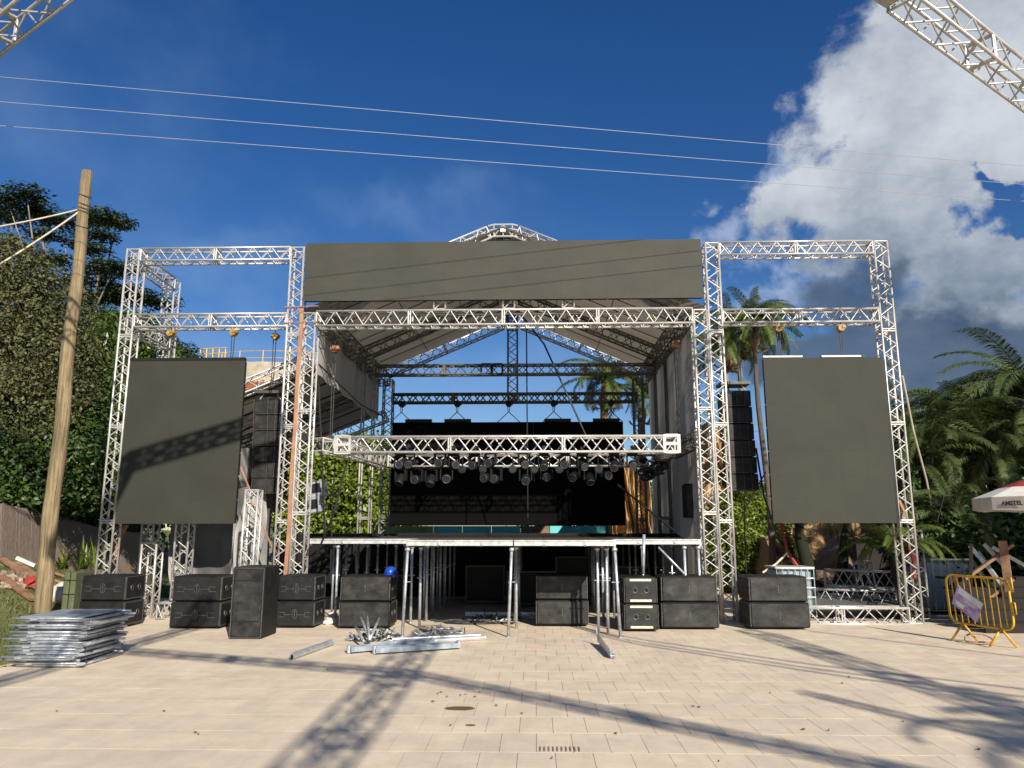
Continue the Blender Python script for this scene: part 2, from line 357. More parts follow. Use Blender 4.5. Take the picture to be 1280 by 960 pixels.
# plaza
pl = MB(); pl.box((1.5, 10, -.06), (17.6, 26, .09)); pl.box((-8.4, 17.8, -.062), (2.4, 9, .088)); pl.box((18.3, 10, -.064), (16.2, 26, .086))
plaza = struct(pl.build('plaza_paving', 'mortar', origin=(0, 0, 0)))
tw, tl, gap = .30, .60, .0038
tm = MB(); x0, y0 = tw/2-gap/2, tl/2-gap/2
tm.add([(-x0, -y0, -.02), (x0, -y0, -.02), (x0, y0, -.02), (-x0, y0, -.02), (-x0, -y0, -.0012), (x0, -y0, -.0012), (x0, y0, -.0012), (-x0, y0, -.0012),
        (-x0+.0003, -y0+.0003, 0), (x0-.0003, -y0+.0003, 0), (x0-.0003, y0-.0003, 0), (-x0+.0003, y0-.0003, 0)],
       [(8, 9, 10, 11)]+[(i, (i+1) % 4, (i+1) % 4+4, i+4) for i in range(4)]+[(i+4, (i+1) % 4+4, (i+1) % 4+8, i+8) for i in range(4)])
tmesh = bpy.data.meshes.new('paving_tile'); tmesh.from_pydata(tm.v, [], tm.f); tmesh.materials.append(M['tile'])
cells = []
for j in range(-3, 40):
    y = .3+j*tl
    for i in range(-34, 60):
        x = i*tw+(tw/2 if j % 2 else 0)
        if x < edge_x(y)+.05 or x > 18 or y > 20.5: continue
        cells.append((x, y))
def seen(c):
    x, y = c; a = x*math.cos(YAW)+y*math.sin(YAW); b = -x*math.sin(YAW)+y*math.cos(YAW)
    d = b*math.cos(PITCH)-CAMH*math.sin(PITCH); u = -b*math.sin(PITCH)-CAMH*math.cos(PITCH)
    return d > .5 and abs(a/d) < .69 and u/d > -.51
inv = sorted([c for c in cells if seen(c)], key=lambda c: c[0]**2+c[1]**2)
single = set(inv[:300]); far = MB()
for c in cells:
    dz = random.uniform(-.0003, .0003)
    if c in single:
        o = bpy.data.objects.new('paving_tile', tmesh); COL.objects.link(o); o.parent = plaza; o.location = (c[0], c[1], dz+.001)
        o.rotation_euler = (random.gauss(0, .0004), random.gauss(0, .0004), random.gauss(0, .0012))
    else: far.add([(p[0]+c[0], p[1]+c[1], p[2]+dz+.001) for p in tm.v], tm.f)
stuff(far.build('paving_tiles', 'tile_far', plaza))
def disc(c, rx, ry, m, name, z=.006, jag=.15, n=22):
    mb = MB(); V = []
    for k in range(n):
        a = 2*math.pi*k/n; q = 1+random.uniform(-jag, jag); V.append((c[0]+math.cos(a)*rx*q, c[1]+math.sin(a)*ry*q, z))
    V += [(p[0], p[1], z-.003) for p in V[:n]]
    mb.add(V, [tuple(range(n))]+[(k, k+n, (k+1) % n+n, (k+1) % n) for k in range(n)]); return mb.build(name, m)
p = atz(575, 886)
tag(disc(p, .15, .085, 'stain', 'stain', jag=.08), 'brown oval stain on the paving in front of the stage', 'stain')
p = atz(588, 907); tag(disc(p, .045, .03, 'stain', 'stain'), 'small brown spot of dried liquid nearer than the oval stain', 'stain')
db = MB()
for px, py in [(620, 883), (560, 872), (548, 868), (595, 872), (575, 870), (563, 908), (540, 878), (897, 953), (1035, 914), (1225, 938), (205, 890), (243, 917), (246, 919), (1060, 847), (1053, 855), (962, 867), (1005, 913), (1130, 903), (770, 918), (690, 949), (652, 893), (866, 884), (873, 885), (408, 838), (70, 890), (580, 869), (552, 866), (600, 866)]:
    q = atz(px+random.uniform(-2, 2), py); r_ = random.uniform(.006, .014); a = random.uniform(0, 3)
    db.box((q.x, q.y, .012), (r_*2, r_*1.1, .012), Matrix.Rotation(a, 3, 'Z'))
stuff(tag(db.build('litter', 'stain'), 'small dark leaves and crumbs strewn over the paving', 'litter'))
q = atz(700, 937); gm = MB()
for k in range(10): gm.box((q.x-.16+k*.035, q.y, .004), (.012, .13, .008))
tag(gm.build('drain_grate', 'grate'), 'small slotted floor drain set in the paving at the front', 'drain')

# ================================================================ FRONT FRAME
YF = 15.5; ZT = 7.66; ZM = 6.2; w = .27
XA = {'LO': -8.55, 'LA': -5.01, 'LB': -4.70, 'RB': 3.42, 'RA': 3.72, 'RO': 7.20}
zt = ZT-w/2
G1 = 'front row of truss towers'; G2 = 'crossbeams of the front truss frame'
truss('truss_tower', 'far left outer white truss tower of the front frame beside the left screen', (XA['LO'], YF, 0), (XA['LO'], YF, ZT), w, group=G1)
truss('truss_tower', 'tall white truss tower touching the left end of the top banner screen', (XA['LA'], YF, 0), (XA['LA'], YF, ZT), w, group=G1)
truss('truss_tower', 'shorter truss tower right of the orange strap, carrying the stage roof on the left', (XA['LB'], YF+.02, 0), (XA['LB'], YF+.02, ZM+.02), w, group=G1)
truss('truss_tower', 'shorter truss tower at the stage side of the right pair, carrying the roof', (XA['RB'], YF+.02, 0), (XA['RB'], YF+.02, ZM+.02), w, group=G1)
truss('truss_tower', 'tall white truss tower touching the right end of the top banner screen', (XA['RA'], YF, 0), (XA['RA'], YF, ZT), w, group=G1)
truss('truss_tower', 'far right outer white truss tower in front of the dark palms', (XA['RO'], YF, 0), (XA['RO'], YF, ZT), w, group=G1)
def beam(label, xa, xb, z, y=YF, ww=w, **k): return truss('truss_beam', label, (xa, y, z), (xb, y, z), ww, side=(0, 1, 0), group=G2, **k)
beam('top left white crossbeam against the sky above the left screen', XA['LO']+w/2+.02, XA['LA']-w/2-.02, zt)
beam('top right white crossbeam against the clouds above the right screen', XA['RA']+w/2+.02, XA['RO']-w/2-.02, zt)
beam('lower left crossbeam holding the hoists of the left screen', XA['LO']+w/2+.02, XA['LA']-w/2-.02, ZM-w/2)
beam('lower right crossbeam holding the hoists of the right screen', XA['RA']+w/2+.02, XA['RO']-w/2-.02, ZM-w/2)
beam('long white main beam spanning the stage mouth below the banner screen', XA['LB']+w/2+.02, XA['RB']-w/2-.02, ZM-w/2+.02, YF+.02, .31)
for i, px in enumerate((550, 636, 710)):
    x = at(px, 390, YF).x
    truss('truss_stub', ['short upright truss between main beam and banner, left one', 'short upright truss between main beam and banner, middle one below the roof peak', 'short upright truss between main beam and banner, right one'][i], (x, YF+.02, ZM+.06), (x, YF+.02, ZM+.52), .24, group='short uprights carrying the banner screen', step=.23)
# back towers and the beams to them
truss('truss_tower', 'rear truss tower seen behind the left outer tower, half hidden by the left screen', (-8.72, 17.5, .0), (-8.72, 17.5, ZT), .27, group='rear bracing towers', mk='alu')
truss('truss_beam', 'short top beam running back from the left outer tower', (-8.62, YF+.16, zt), (-8.7, 17.34, zt), .27, group=G2)
truss('truss_beam', 'short lower beam running back from the left outer tower to the rear tower', (-8.62, YF+.16, ZM-.13), (-8.7, 17.34, ZM-.13), .27, group=G2)
truss('truss_tower', 'low grey truss tower standing behind the far right outer tower base', (7.62, 16.3, 0), (7.62, 16.3, 1.75), .4, group='rear bracing towers', mk='alu_old')  # duller metal paints in the shade on this tower
truss('truss_tower', 'truss upright rising from a ladder base behind the left screen', (-7.2, 15.9, .36), (-7.2, 15.9, 5.0), .27, group='uprights behind the side screens')
t = truss('ground_truss', 'low wide truss foot under the upright between the two left speaker stacks', (-7.52, 15.75, .17), (-6.88, 15.75, .17), .3, side=(0, 1, 0), step=.14)
truss('truss_tower', 'chest-high white truss upright standing behind the tall single speaker', (-5.5, 14.95, 0), (-5.47, 14.95, 2.52), .24, group='uprights behind the side screens', step=.24)
truss('truss_stub', 'waist-high white truss stub behind the leftmost speaker stack', (-7.9, 16.0, 0), (-7.9, 16.0, 1.5), .3)
truss('ground_truss', 'white truss lying on the ground between right speaker stack and outer tower', (4.55, YF-.12, .155), (XA['RO']-.16, YF-.12, .155), .29, side=(0, 1, 0), step=.27, joint=1.35)
truss('ground_truss', 'low truss foot lying right of the inner right tower', (3.9, YF+.1, .12), (4.5, YF+.1, .12), .24, side=(0, 1, 0))
truss('truss_piece', 'upper of two spare grey trusses lying behind the right outer tower', (6.35, 17.6, .72), (8.0, 16.9, .70), .34, side=(0, 0, 1), mk='alu_old', group='spare trusses lying on the right', fine=False)  # grey of the lying trusses is shade put into the metal colour
truss('truss_piece', 'lower of two spare grey trusses lying behind the right outer tower', (5.75, 17.1, .34), (7.4, 16.5, .34), .36, side=(0, 0, 1), mk='alu_old', group='spare trusses lying on the right', fine=False)
truss('truss_piece', 'spare truss section leaning upright against the brown wall below right screen', at(1086, 746, 17.3), at(1077, 702, 17.5), .27, mk='alu_old', step=.4, ladder=True)
# orange strap down the left inner tower
a = Vector((XA['LA']+.17, YF-.17, 6.3)); b = Vector((XA['LA']+.13, YF-.20, .45)); sm = MB(); pts = [a.lerp(b, k/14)+Vector((math.sin(k*1.3)*.008, 0, 0)) for k in range(15)]
for q0, q1 in zip(pts, pts[1:]):
    sm.add([q0+Vector((-.036, 0, 0)), q0+Vector((.036, .006, 0)), q1+Vector((.036, .006, 0)), q1+Vector((-.036, 0, 0)), q0+Vector((-.036, .012, 0)), q0+Vector((.036, .018, 0)), q1+Vector((.036, .018, 0)), q1+Vector((-.036, .012, 0))], [(0, 1, 2, 3), (7, 6, 5, 4), (0, 3, 7, 4), (1, 5, 6, 2)])
tag(sm.build('ratchet_strap', 'orange'), 'long faded orange strap running down the left tower pair', 'strap')
sm = MB()
for z in (6.32, 5.98):
    sm.tube([(XA['LA']-.2, YF-.17, z), (XA['LB']+.2, YF-.18, z+.02), (XA['LB']+.2, YF+.2, z), (XA['LA']-.2, YF+.2, z), (XA['LA']-.2, YF-.17, z)], .012, 6)
tag(sm.build('ratchet_strap', 'orange'), 'orange lashing wrapped round the left tower pair at the main beam', 'strap')
def strap(label, pts, r=.03, m='orange'): tag(MB().tube(pts, r, 6).build('strap', m), label, 'strap')
strap('orange strap wrapped low on the far left outer tower', [at(158, 656, 15.9), at(150, 672, 15.85), at(146, 690, 15.8), at(138, 705, 15.75)], .05)
strap('thin orange line dropping from the left screen edge beside the hanging speakers', [at(301, 584, 15.3), at(312, 612, 15.1)], .018)
strap('thin orange line slanting down behind the chest-high truss upright', [at(313, 626, 15.3), at(328, 655, 15.5), at(343, 692, 15.6)], .018)
strap('orange line slanting across the green bush on the right', [at(957, 590, 16.5), at(935, 630, 16.4), at(914, 676, 16.3)], .016)
strap('orange and red strap tied on the far right outer tower beside the screen', [at(1124, 626, 15.4), at(1130, 640, 15.3), at(1128, 648, 15.3)], .03)
strap('tan guy strap running down right of the far right tower into the palms', [at(1128, 470, 15.8), at(1142, 540, 16.6), at(1158, 600, 17.4), at(1166, 640, 17.8)], .022, 'rope')
strap('red strap hanging inside the far right tower base', [at(1137, 686, 15.6), at(1142, 700, 15.6), at(1143, 722, 15.6)], .035, 'red')

# ================================================================ SCREENS
def led_screen(name, label, cat, x0, x1, z0, z1, y, nx, nz, m, deep=.09, lean=0):
    t = thing(name, label, cat, ((x0+x1)/2, y, z0))
    pw, ph = (x1-x0)/nx, (z1-z0)/nz
    mb = MB(); mb.bbox((0, 0, 0), (pw-.0005, .03, ph-.0005), .0002)
    me = bpy.data.meshes.new('led_panel'); me.from_pydata(mb.v, [], mb.f); me.materials.append(M[m])
    for i in range(nx):
        for k in range(nz):
            o = bpy.data.objects.new('led_panel', me); COL.objects.link(o); o.parent = t
            o.location = (x0+pw*(i+.5)-(x0+x1)/2, random.uniform(-.0006, .0006), ph*(k+.5)); o.rotation_euler = (random.gauss(0, .0007), 0, random.gauss(0, .0007))
    mb = MB()
    for i in range(nx):
        for k in range(nz): mb.box((x0+pw*(i+.5), y+deep/2+.02, z0+ph*(k+.5)), (pw-.02, deep, ph-.02))
    mb.build('cabinet_back', 'steelblack', t); return t
s = led_screen('led_screen', 'large dark grey LED screen hanging on the left, crossed by a truss shadow', 'screen', -8.28, -5.90, 1.87, 5.15, YF-.32, 5, 7, 'led')
MB().box((-7.1, YF-.29, 5.185), (2.38, .1, .06)).build('hanging_bar', 'steelblack', s)
s = led_screen('led_screen', 'large dark grey LED screen hanging on the right in front of palms', 'screen', 4.58, 6.93, 1.88, 5.13, YF-.32, 5, 7, 'led')
for xx in (4.97, 6.13): MB().box((xx, YF-.29, 5.16), (.78, .1, .035)).build('hanging_bar', 'alu_old', s)
MB().box((6.975, YF-.22, 3.45), (.06, .12, 3.3)).build('side_rail', 'steelblack', s)
led_screen('banner_screen', 'long narrow grey LED banner screen across the top of the stage', 'screen', -4.80, 3.47, 6.43, 7.70, YF-.22, 17, 3, 'banner')
led_screen('led_wall', 'wide black LED wall at the back of the stage', 'screen', -4.03, 2.48, 1.87, 4.74, 21.5, 13, 6, 'ledback')
for i, px in enumerate((523, 572, 636, 697, 758)):
    if i == 2: continue
    q = at(px, 526, 21.5); tag(MB().box((q.x, 21.56, 4.79), (.75, .14, .09)).build('rigging_bar', 'steelblack'), ORD[i if i < 2 else i-1]+' rigging bar from the left on top of the black LED wall', 'rigging bar', 'rigging bars on the LED wall')

# ================================================================ HOISTS
def hoist(label, px, ztop, zbot, y, group, m='hoist', sc=.82, vee=0):
    x = at(px, 400, y).x; t = thing('chain_hoist', label, 'hoist', (x, y, ztop), group)
    c = Vector((x, y, ztop-.15*sc))
    b = MB(); b.tube([c+Vector((0, -.08*sc, 0)), c+Vector((0, .08*sc, 0))], .085*sc, 12); b.bbox(c+Vector((.05*sc, 0, .02)), (.12*sc, .2*sc, .10*sc), .02); b.build('motor_body', m, t)
    h = MB(); h.tube([c+Vector((0, 0, .08*sc)), c+Vector((0, 0, .28*sc))], .012, 6); h.build('hook', 'chain', t)
    k = MB()
    for dx in (-.03, .03): k.tube([c+Vector((dx, 0, -.06*sc)), (x+dx*.6, y, zbot+vee)], .011, 6)
    if vee:
        for s_ in (-.32, .32): k.tube([(x, y, zbot+vee), (x+s_, y, zbot)], .012, 5)
    k.build('chain', 'chain', t); return t
gh = 'hoists on the side crossbeams'
hoist('leftmost yellow hoist above the left screen', 215, ZM-.27, 5.22, YF-.05, gh)
hoist('yellow hoist above the middle of the left screen', 293, ZM-.27, 5.22, YF-.05, gh)
hoist('dull yellow hoist carrying the left hanging speaker column', 345, ZM-.27, 4.7, YF+.3, gh)
hoist('yellow hoist above the left part of the right screen', 972, ZM-.27, 5.22, YF-.05, gh)
hoist('yellow hoist above the middle of the right screen', 1050, ZM-.27, 5.22, YF-.05, gh)
hoist('hoist carrying the right hanging speaker column', 921, ZM-.27, 4.78, YF+.3, gh, 'steelblack')
gh = 'black hoists carrying the LED wall'
for i, px in enumerate((505, 573, 636, 691, 761)):
    hoist(ORD[i]+' black hoist from the left above the LED wall', px, 5.48, 4.78, 21.8, gh, 'steelblack', 1.1, .3)
gh = 'hoists under the roof by the front beam'
hoist('hoist with long chains beside the left wall under the roof', 420, 5.8, 3.4, 16.3, gh, 'orange', 1)
hoist('reddish hoist with long chains beside the right wall under the roof', 843, 5.85, 3.5, 16.3, gh, 'orange', 1)
hoist('small reddish hoist hanging low at the right wall near black speakers', 868, 3.35, 2.65, 16.6, gh, 'orange', 1)

# ================================================================ STAGE ROOF
YB = 22.4; XR = -.66; XL, XRR = -4.45, 3.15; ZA = 8.02; SL = .43
def zr(x): return ZA-SL*abs(x-XR)
rid = []
def gable(y, name, fine, mk, top, labels):
    for s_, xe, lb in ((-1, XL, labels[0]), (1, XRR, labels[1])):
        a = Vector((XR+s_*.30, y, zr(XR+s_*.30)+top)); b = Vector((xe, y, zr(xe)+top))
        truss(name, lb, a, b, .27, side=(0, 1, 0), fine=fine, mk=mk, group='sloping rafters of the stage roof')
gable(YF+.36, 'roof_rafter', True, 'alu', .20, ('front left roof rafter rising behind the banner to the peak', 'front right roof rafter rising behind the banner to the peak'))
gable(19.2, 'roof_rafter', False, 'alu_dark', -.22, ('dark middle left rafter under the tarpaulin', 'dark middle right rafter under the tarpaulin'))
gable(YB+.34, 'roof_rafter', False, 'alu', .04, ('back left rafter against the blue sky', 'back right rafter against the blue sky'))
pk = thing('roof_peak_joint', 'white truss peak joint on top of the roof above the banner', 'truss joint', (XR, YF+.36, ZA))
m1 = MB(); yy = YF+.36
zc_ = zr(XR+.30)+.20
for dy in (-.135, .135):
    for dz in (.135, -.135): m1.tube([(XR-.32, yy+dy, zc_+dz), (XR-.2, yy+dy, zc_+dz+.03), (XR+.2, yy+dy, zc_+dz+.03), (XR+.32, yy+dy, zc_+dz)], .024, 8)
    for dx in (-.2, 0, .2): m1.tube([(XR+dx, yy+dy, zc_-.11), (XR+dx, yy+dy, zc_+.16)], .016, 6)
    m1.tube([(XR-.2, yy+dy, zc_-.1), (XR, yy+dy, zc_+.16)], .014, 6); m1.tube([(XR+.2, yy+dy, zc_-.1), (XR, yy+dy, zc_+.16)], .014, 6)
for dx in (-.2, .2): m1.tube([(XR+dx, yy-.135, zc_+.165), (XR+dx, yy+.135, zc_+.165)], .016, 6)
m1.build('frame', 'alu', pk); MB().box((XR, yy-.165, zc_+.04), (.12, .012, .10)).build('joint_plate', 'alu', pk)
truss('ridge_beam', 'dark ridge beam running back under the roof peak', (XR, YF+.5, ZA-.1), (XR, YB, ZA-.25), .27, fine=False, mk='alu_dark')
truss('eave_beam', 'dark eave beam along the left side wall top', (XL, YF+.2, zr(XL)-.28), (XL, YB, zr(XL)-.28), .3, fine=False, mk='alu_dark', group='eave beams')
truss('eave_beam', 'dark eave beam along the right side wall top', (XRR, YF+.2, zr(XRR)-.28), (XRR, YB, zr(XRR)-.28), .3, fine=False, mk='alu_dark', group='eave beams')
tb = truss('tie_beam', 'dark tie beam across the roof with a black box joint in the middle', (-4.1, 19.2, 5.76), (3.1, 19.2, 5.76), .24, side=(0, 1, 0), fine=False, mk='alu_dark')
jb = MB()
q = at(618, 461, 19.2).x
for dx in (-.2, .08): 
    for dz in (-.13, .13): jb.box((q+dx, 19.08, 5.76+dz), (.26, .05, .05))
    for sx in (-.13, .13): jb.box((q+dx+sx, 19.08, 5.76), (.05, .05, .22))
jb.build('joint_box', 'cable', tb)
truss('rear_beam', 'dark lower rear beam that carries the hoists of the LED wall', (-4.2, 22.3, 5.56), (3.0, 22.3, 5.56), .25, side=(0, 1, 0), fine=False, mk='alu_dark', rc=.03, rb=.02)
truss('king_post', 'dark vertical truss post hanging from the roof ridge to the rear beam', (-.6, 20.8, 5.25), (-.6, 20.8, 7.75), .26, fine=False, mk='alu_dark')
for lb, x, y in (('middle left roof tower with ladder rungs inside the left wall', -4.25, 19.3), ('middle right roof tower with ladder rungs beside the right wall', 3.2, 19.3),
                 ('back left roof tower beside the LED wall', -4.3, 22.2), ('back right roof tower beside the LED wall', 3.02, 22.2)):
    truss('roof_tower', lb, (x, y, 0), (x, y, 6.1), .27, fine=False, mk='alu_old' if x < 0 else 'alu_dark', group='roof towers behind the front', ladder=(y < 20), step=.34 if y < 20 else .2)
rf = thing('stage_roof', 'gabled brown tarpaulin roof stretched over the stage', 'roof', (XR, 19, ZA))
def sheet(f, nu, nv, th, name, m, parent, sm=True):   # a cloth with thickness from f(u,v)
    V = []; Fc = []
    for side_ in (0,):                               # one skin: cloth is as thin as this
        for j in range(nv+1):
            for i in range(nu+1):
                p = Vector(f(i/nu, j/nv)); V.append(p)
    n0 = (nu+1)*(nv+1); ax = (Vector(f(1, 0))-Vector(f(0, 0))).cross(Vector(f(0, 1))-Vector(f(0, 0))).normalized()*th
    V = [p if k < n0 else p+ax for k, p in enumerate(V)]
    for j in range(nv):
        for i in range(nu):
            a = j*(nu+1)+i; q = (a, a+1, a+nu+2, a+nu+1); Fc.append(q[::-1])
    mb = MB().add(V, Fc); return mb.build(name, m, parent, sm)
for s_, xe in ((-1, XL-.1), (1, XRR+.1)):
    sheet(lambda u, v, s_=s_, xe=xe: (XR+(xe+s_*.35-XR)*u, YF+.15+(YB-YF+.05)*v, zr(XR+(xe+s_*.35-XR)*u)+.17-.05*abs(math.sin(v*math.pi*7))*math.sin(u*math.pi)), 12, 28, .012, 'roof_sheet', 'fabric', rf)
cb = MB()
for y in np.arange(16.4, 22.3, .85):
    for s_, xe in ((-1, XL), (1, XRR)): cb.tube([(XR, y, ZA+.10), (xe, y, zr(xe)+.10)], .011, 6)
cb.build('roof_cord', 'cable', rf)
cb = MB()
for s_ in (-1, 1):
    for fr in (.33, .66): 
        xx = XR+s_*3.8*fr; cb.tube([(xx, YF+.4, zr(xx)+.06), (xx, YB, zr(xx)+.06)], .010, 6)
cb.build('roof_cord', 'cable', rf)
# walls
wl = thing('side_wall', 'grey tarpaulin side wall on the right of the stage with vertical folds', 'tarpaulin wall', (3.4, 19, 0))
sheet(lambda u, v: (3.42+.05*math.sin(u*31)+.02*math.sin(u*83+v*3), YF+.35+(YB-YF-.2)*u, .0+v*(zr(3.3)+.0)), 60, 8, .012, 'tarpaulin', 'wallfab', wl)
wl = thing('side_wall', 'upper grey tarpaulin wall on the left of the stage below the eave', 'tarpaulin wall', (-4.6, 19, 5))
sheet(lambda u, v: (-4.62+.04*math.sin(u*29), YF+.3+(YB-YF-.2)*u, 5.0-.1*u+v*(zr(-4.5)-5.0)), 50, 4, .012, 'tarpaulin', 'wallfab', wl)
# lean-to on the left
LX0, LX1 = -4.7, -8.4; zl = lambda x: 5.35+.40*(x-LX0)
lt = thing('side_roof', 'brown lean-to tarpaulin roof sloping down left of the stage', 'roof', (-6.5, 19, 4.5))
sheet(lambda u, v: (LX0+(LX1-LX0)*u, YF+.7+(YB-YF-.5)*v, zl(LX0+(LX1-LX0)*u)-.25*v-.04*abs(math.sin(v*math.pi*5))), 8, 20, .012, 'roof_sheet', 'fabric', lt)
cb = MB()
for y in np.arange(16.6, 22.4, 1.1): cb.tube([(LX0, y, zl(LX0)-.06-.035*(y-16.2)), (LX1, y, zl(LX1)-.06-.035*(y-16.2))], .02, 6)
cb.build('roof_cord', 'cable', lt)
truss('side_rafter', 'front white rafter of the lean-to roof behind the left hanging speakers', (LX0-.2, YF+.75, zl(LX0)+.02), (LX1, YF+.75, zl(LX1)+.02), .27, side=(0, 1, 0), group='lean-to rafters', fine=False)
truss('side_rafter', 'back grey rafter of the lean-to roof above the green tree', (LX0+.35, YB-.1, zl(LX0)-.30), (LX1, YB-.1, zl(LX1)-.42), .3, side=(0, 1, 0), group='lean-to rafters', fine=False, mk='alu_old')
truss('side_rafter', 'middle dark rafter of the lean-to roof', (LX0, 19.3, zl(LX0)-.35), (LX1, 19.3, zl(LX1)-.35), .27, side=(0, 1, 0), group='lean-to rafters', fine=False, mk='alu_dark')
# loose lines under the roof
def line(label, pts, r=.014, m='cable', nm='cable'): tag(MB().tube(pts, r, 6).build(nm, m), label, 'cable')
line('black cable slanting from the roof ridge down over the LED wall', [at(641, 380, 16.2), at(680, 430, 17), at(735, 550, 16.6)], .02)
line('lower dark cable slanting to the right end of the deck', [at(772, 606, 18), at(868, 684, 15.6), at(884, 700, 15.5)], .02)
line('thin vertical cable hanging from the roof right of the king post', [at(658, 400, 17.5), at(659, 528, 17.5), at(660, 668, 17.5)], .016)
line('dark guy cable running down across the green tree on the left', [at(434, 575, 15.2), at(418, 640, 15.0), at(395, 695, 15.3)], .022)
line('second dark cable hanging straight beside the guy cable', [at(419, 572, 15.4), at(415, 640, 15.4), at(413, 730, 15.4)], .015)
line('black cable strung from left tower to the rear roof tower', [at(398, 455, 15.9), at(450, 505, 17.5), at(478, 520, 20)], .016)
line('dark cable drooping beside the right inner tower', [at(892, 420, 16.2), at(905, 470, 16.5), at(912, 490, 16.6)], .014)
line('black hose crossing behind the right screen corner', [at(945, 560, 16.4), at(955, 620, 16.4), at(968, 660, 16.6), at(985, 700, 17)], .02)
line('thin cable hanging straight in front of the green bush', [at(930, 618, 16.2), at(931, 670, 16.2), at(933, 716, 16.2)], .012)
cf = [at(x, y, 15.75) for x, y in ((398, 480), (402, 560), (405, 640), (408, 700))]
line('bundle of black cables hanging inside the left inner tower', cf, .022)

# ================================================================ LIGHTING RIG
YR0, YR1, ZR = 15.05, 18.6, 3.39; RX0, RX1 = at(423, 560, YR0).x, at(846, 560, YR0).x
GR = 'lighting rig trusses'
q = .30
truss('rig_beam', 'front white truss of the lighting rig crossing the whole stage', (RX0, YR0, ZR), (RX1, YR0, ZR), q, side=(0, 1, 0), group=GR, rc=.027, rb=.014, joint=2.3, step=.24)
for lb, xx in (('punched corner block at the left end of the rig', RX0+.12), ('punched corner block at the right end of the rig', RX1-.12)):
    cbk = MB()
    for dx in (-.14, .14): cbk.box((xx+dx, YR0-.165, ZR), (.05, .02, .36))
    for dz in (-.16, 0, .16): cbk.box((xx, YR0-.165, ZR+dz), (.24, .018, .055))
    tag(cbk.build('corner_block', 'alu'), lb, 'truss joint', 'corner blocks of the rig')
truss('rig_beam', 'rear truss of the lighting rig behind the lamps', (-3.55, YR1, ZR), (2.95, YR1, ZR), .27, side=(0, 1, 0), group=GR, step=.36, rb=.018)
truss('rig_beam', 'left side truss of the rig in front of the green tree', (RX0-.02, YR0+.2, ZR), (-3.72, YR1, ZR), .28, group=GR, mk='alu_old')
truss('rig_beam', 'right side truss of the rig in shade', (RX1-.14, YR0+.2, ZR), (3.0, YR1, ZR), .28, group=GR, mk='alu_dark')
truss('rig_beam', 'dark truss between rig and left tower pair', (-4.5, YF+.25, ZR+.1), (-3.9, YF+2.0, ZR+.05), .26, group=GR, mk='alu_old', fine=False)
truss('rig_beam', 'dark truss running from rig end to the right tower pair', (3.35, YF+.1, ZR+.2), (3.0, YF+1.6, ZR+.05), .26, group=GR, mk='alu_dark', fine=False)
def moving_head(x, y, z, label, tilt=0, pan=0, big=1.0, name='moving_head'):
    t = thing(name, label, 'stage light', (x, y, z+.34*big), 'moving head lamps on the rig'); o = Vector((x, y, z)); k = big
    Rz = Matrix.Rotation(pan, 3, 'Z'); Rx = Rz @ Matrix.Rotation(tilt, 3, 'X')
    c = MB(); c.tube([o+Vector((0, 0, .34*k)), o+Vector((0, 0, .46*k))], .02, 6); c.box(o+Vector((0, 0, .42*k)), (.06, .1, .07)); c.build('clamp', 'steelblack', t)
    MB().bbox(o+Vector((0, 0, .28*k)), (.24*k, .2*k, .1*k), .02, Rz).build('base', 'lampblack', t)
    y_ = MB()
    for s_ in (-1, 1): y_.bbox(o+Rz @ Vector((s_*.135*k, 0, .10*k)), (.035*k, .10*k, .28*k), .008, Rz)
    y_.bbox(o+Vector((0, 0, .225*k)), (.28*k, .09*k, .03*k), .005, Rz); y_.build('yoke', 'lampblack', t)
    hd = MB(); hd.tube([o+Rx @ Vector((0, .12*k, 0)), o+Rx @ Vector((0, .09*k, 0)), o+Rx @ Vector((0, -.10*k, 0)), o+Rx @ Vector((0, -.13*k, 0))], [.06*k, .10*k, .112*k, .10*k], 12)
    h_ = hd.build('head', 'lampblack', t)
    ln = MB(); ln.tube([o+Rx @ Vector((0, -.131*k, 0)), o+Rx @ Vector((0, -.140*k, 0))], .075*k, 12); ln.build('lens', 'glass', h_)
    rg = MB(); pr = [o+Rx @ Vector((math.cos(a)*.088*k, -.132*k, math.sin(a)*.088*k)) for a in np.linspace(0, 2*math.pi, 13)]; rg.tube(pr, .009*k, 5, False); rg.build('rim', 'edge', h_)
rowA = [(500, 583), (511, 580), (550, 580), (567, 582), (593, 583), (613, 580), (655, 580), (680, 582), (706, 582), (728, 583), (768, 583), (791, 582)]
rowB = [(501, 600), (521, 601), (539, 601), (558, 599), (608, 598), (620, 600), (657, 600), (683, 598), (717, 596), (737, 599), (757, 596), (803, 592)]
for i, (px, py) in enumerate(rowA):
    p = at(px, py-1, YR0); moving_head(p.x, YR0, p.z, ORD[i]+' black moving head from the left on the front truss of the rig', random.choice((.1, .35, -.1, .6)), random.uniform(-.5, .5), .80)
for i, (px, py) in enumerate(rowB):
    p = at(px, py-1, YR1); moving_head(p.x, YR1, p.z, ORD[i]+' black moving head from the left on the rear truss of the rig', random.choice((.0, .2, .4, .9)), random.uniform(-.6, .6), 1.05)
for i, px in enumerate((578, 604, 641, 668, 699, 748)):
    p = at(px, 587, 16.4); t = thing('par_lamp', ORD[i]+' small round lamp from the left hanging between the two rows of moving heads', 'stage light', (p.x, 16.4, p.z), 'small par lamps inside the rig')
    MB().tube([(p.x, 16.55, p.z), (p.x, 16.4, p.z), (p.x, 16.3, p.z)], [.05, .08, .085], 12).build('can', 'steelblack', t)
    MB().tube([(p.x, 16.297, p.z), (p.x, 16.29, p.z)], .07, 12).build('lens', 'glass', t)
    MB().tube([(p.x, 16.42, p.z+.07), (p.x, 16.42, p.z+.26)], .014, 6).build('bracket', 'steelblack', t)
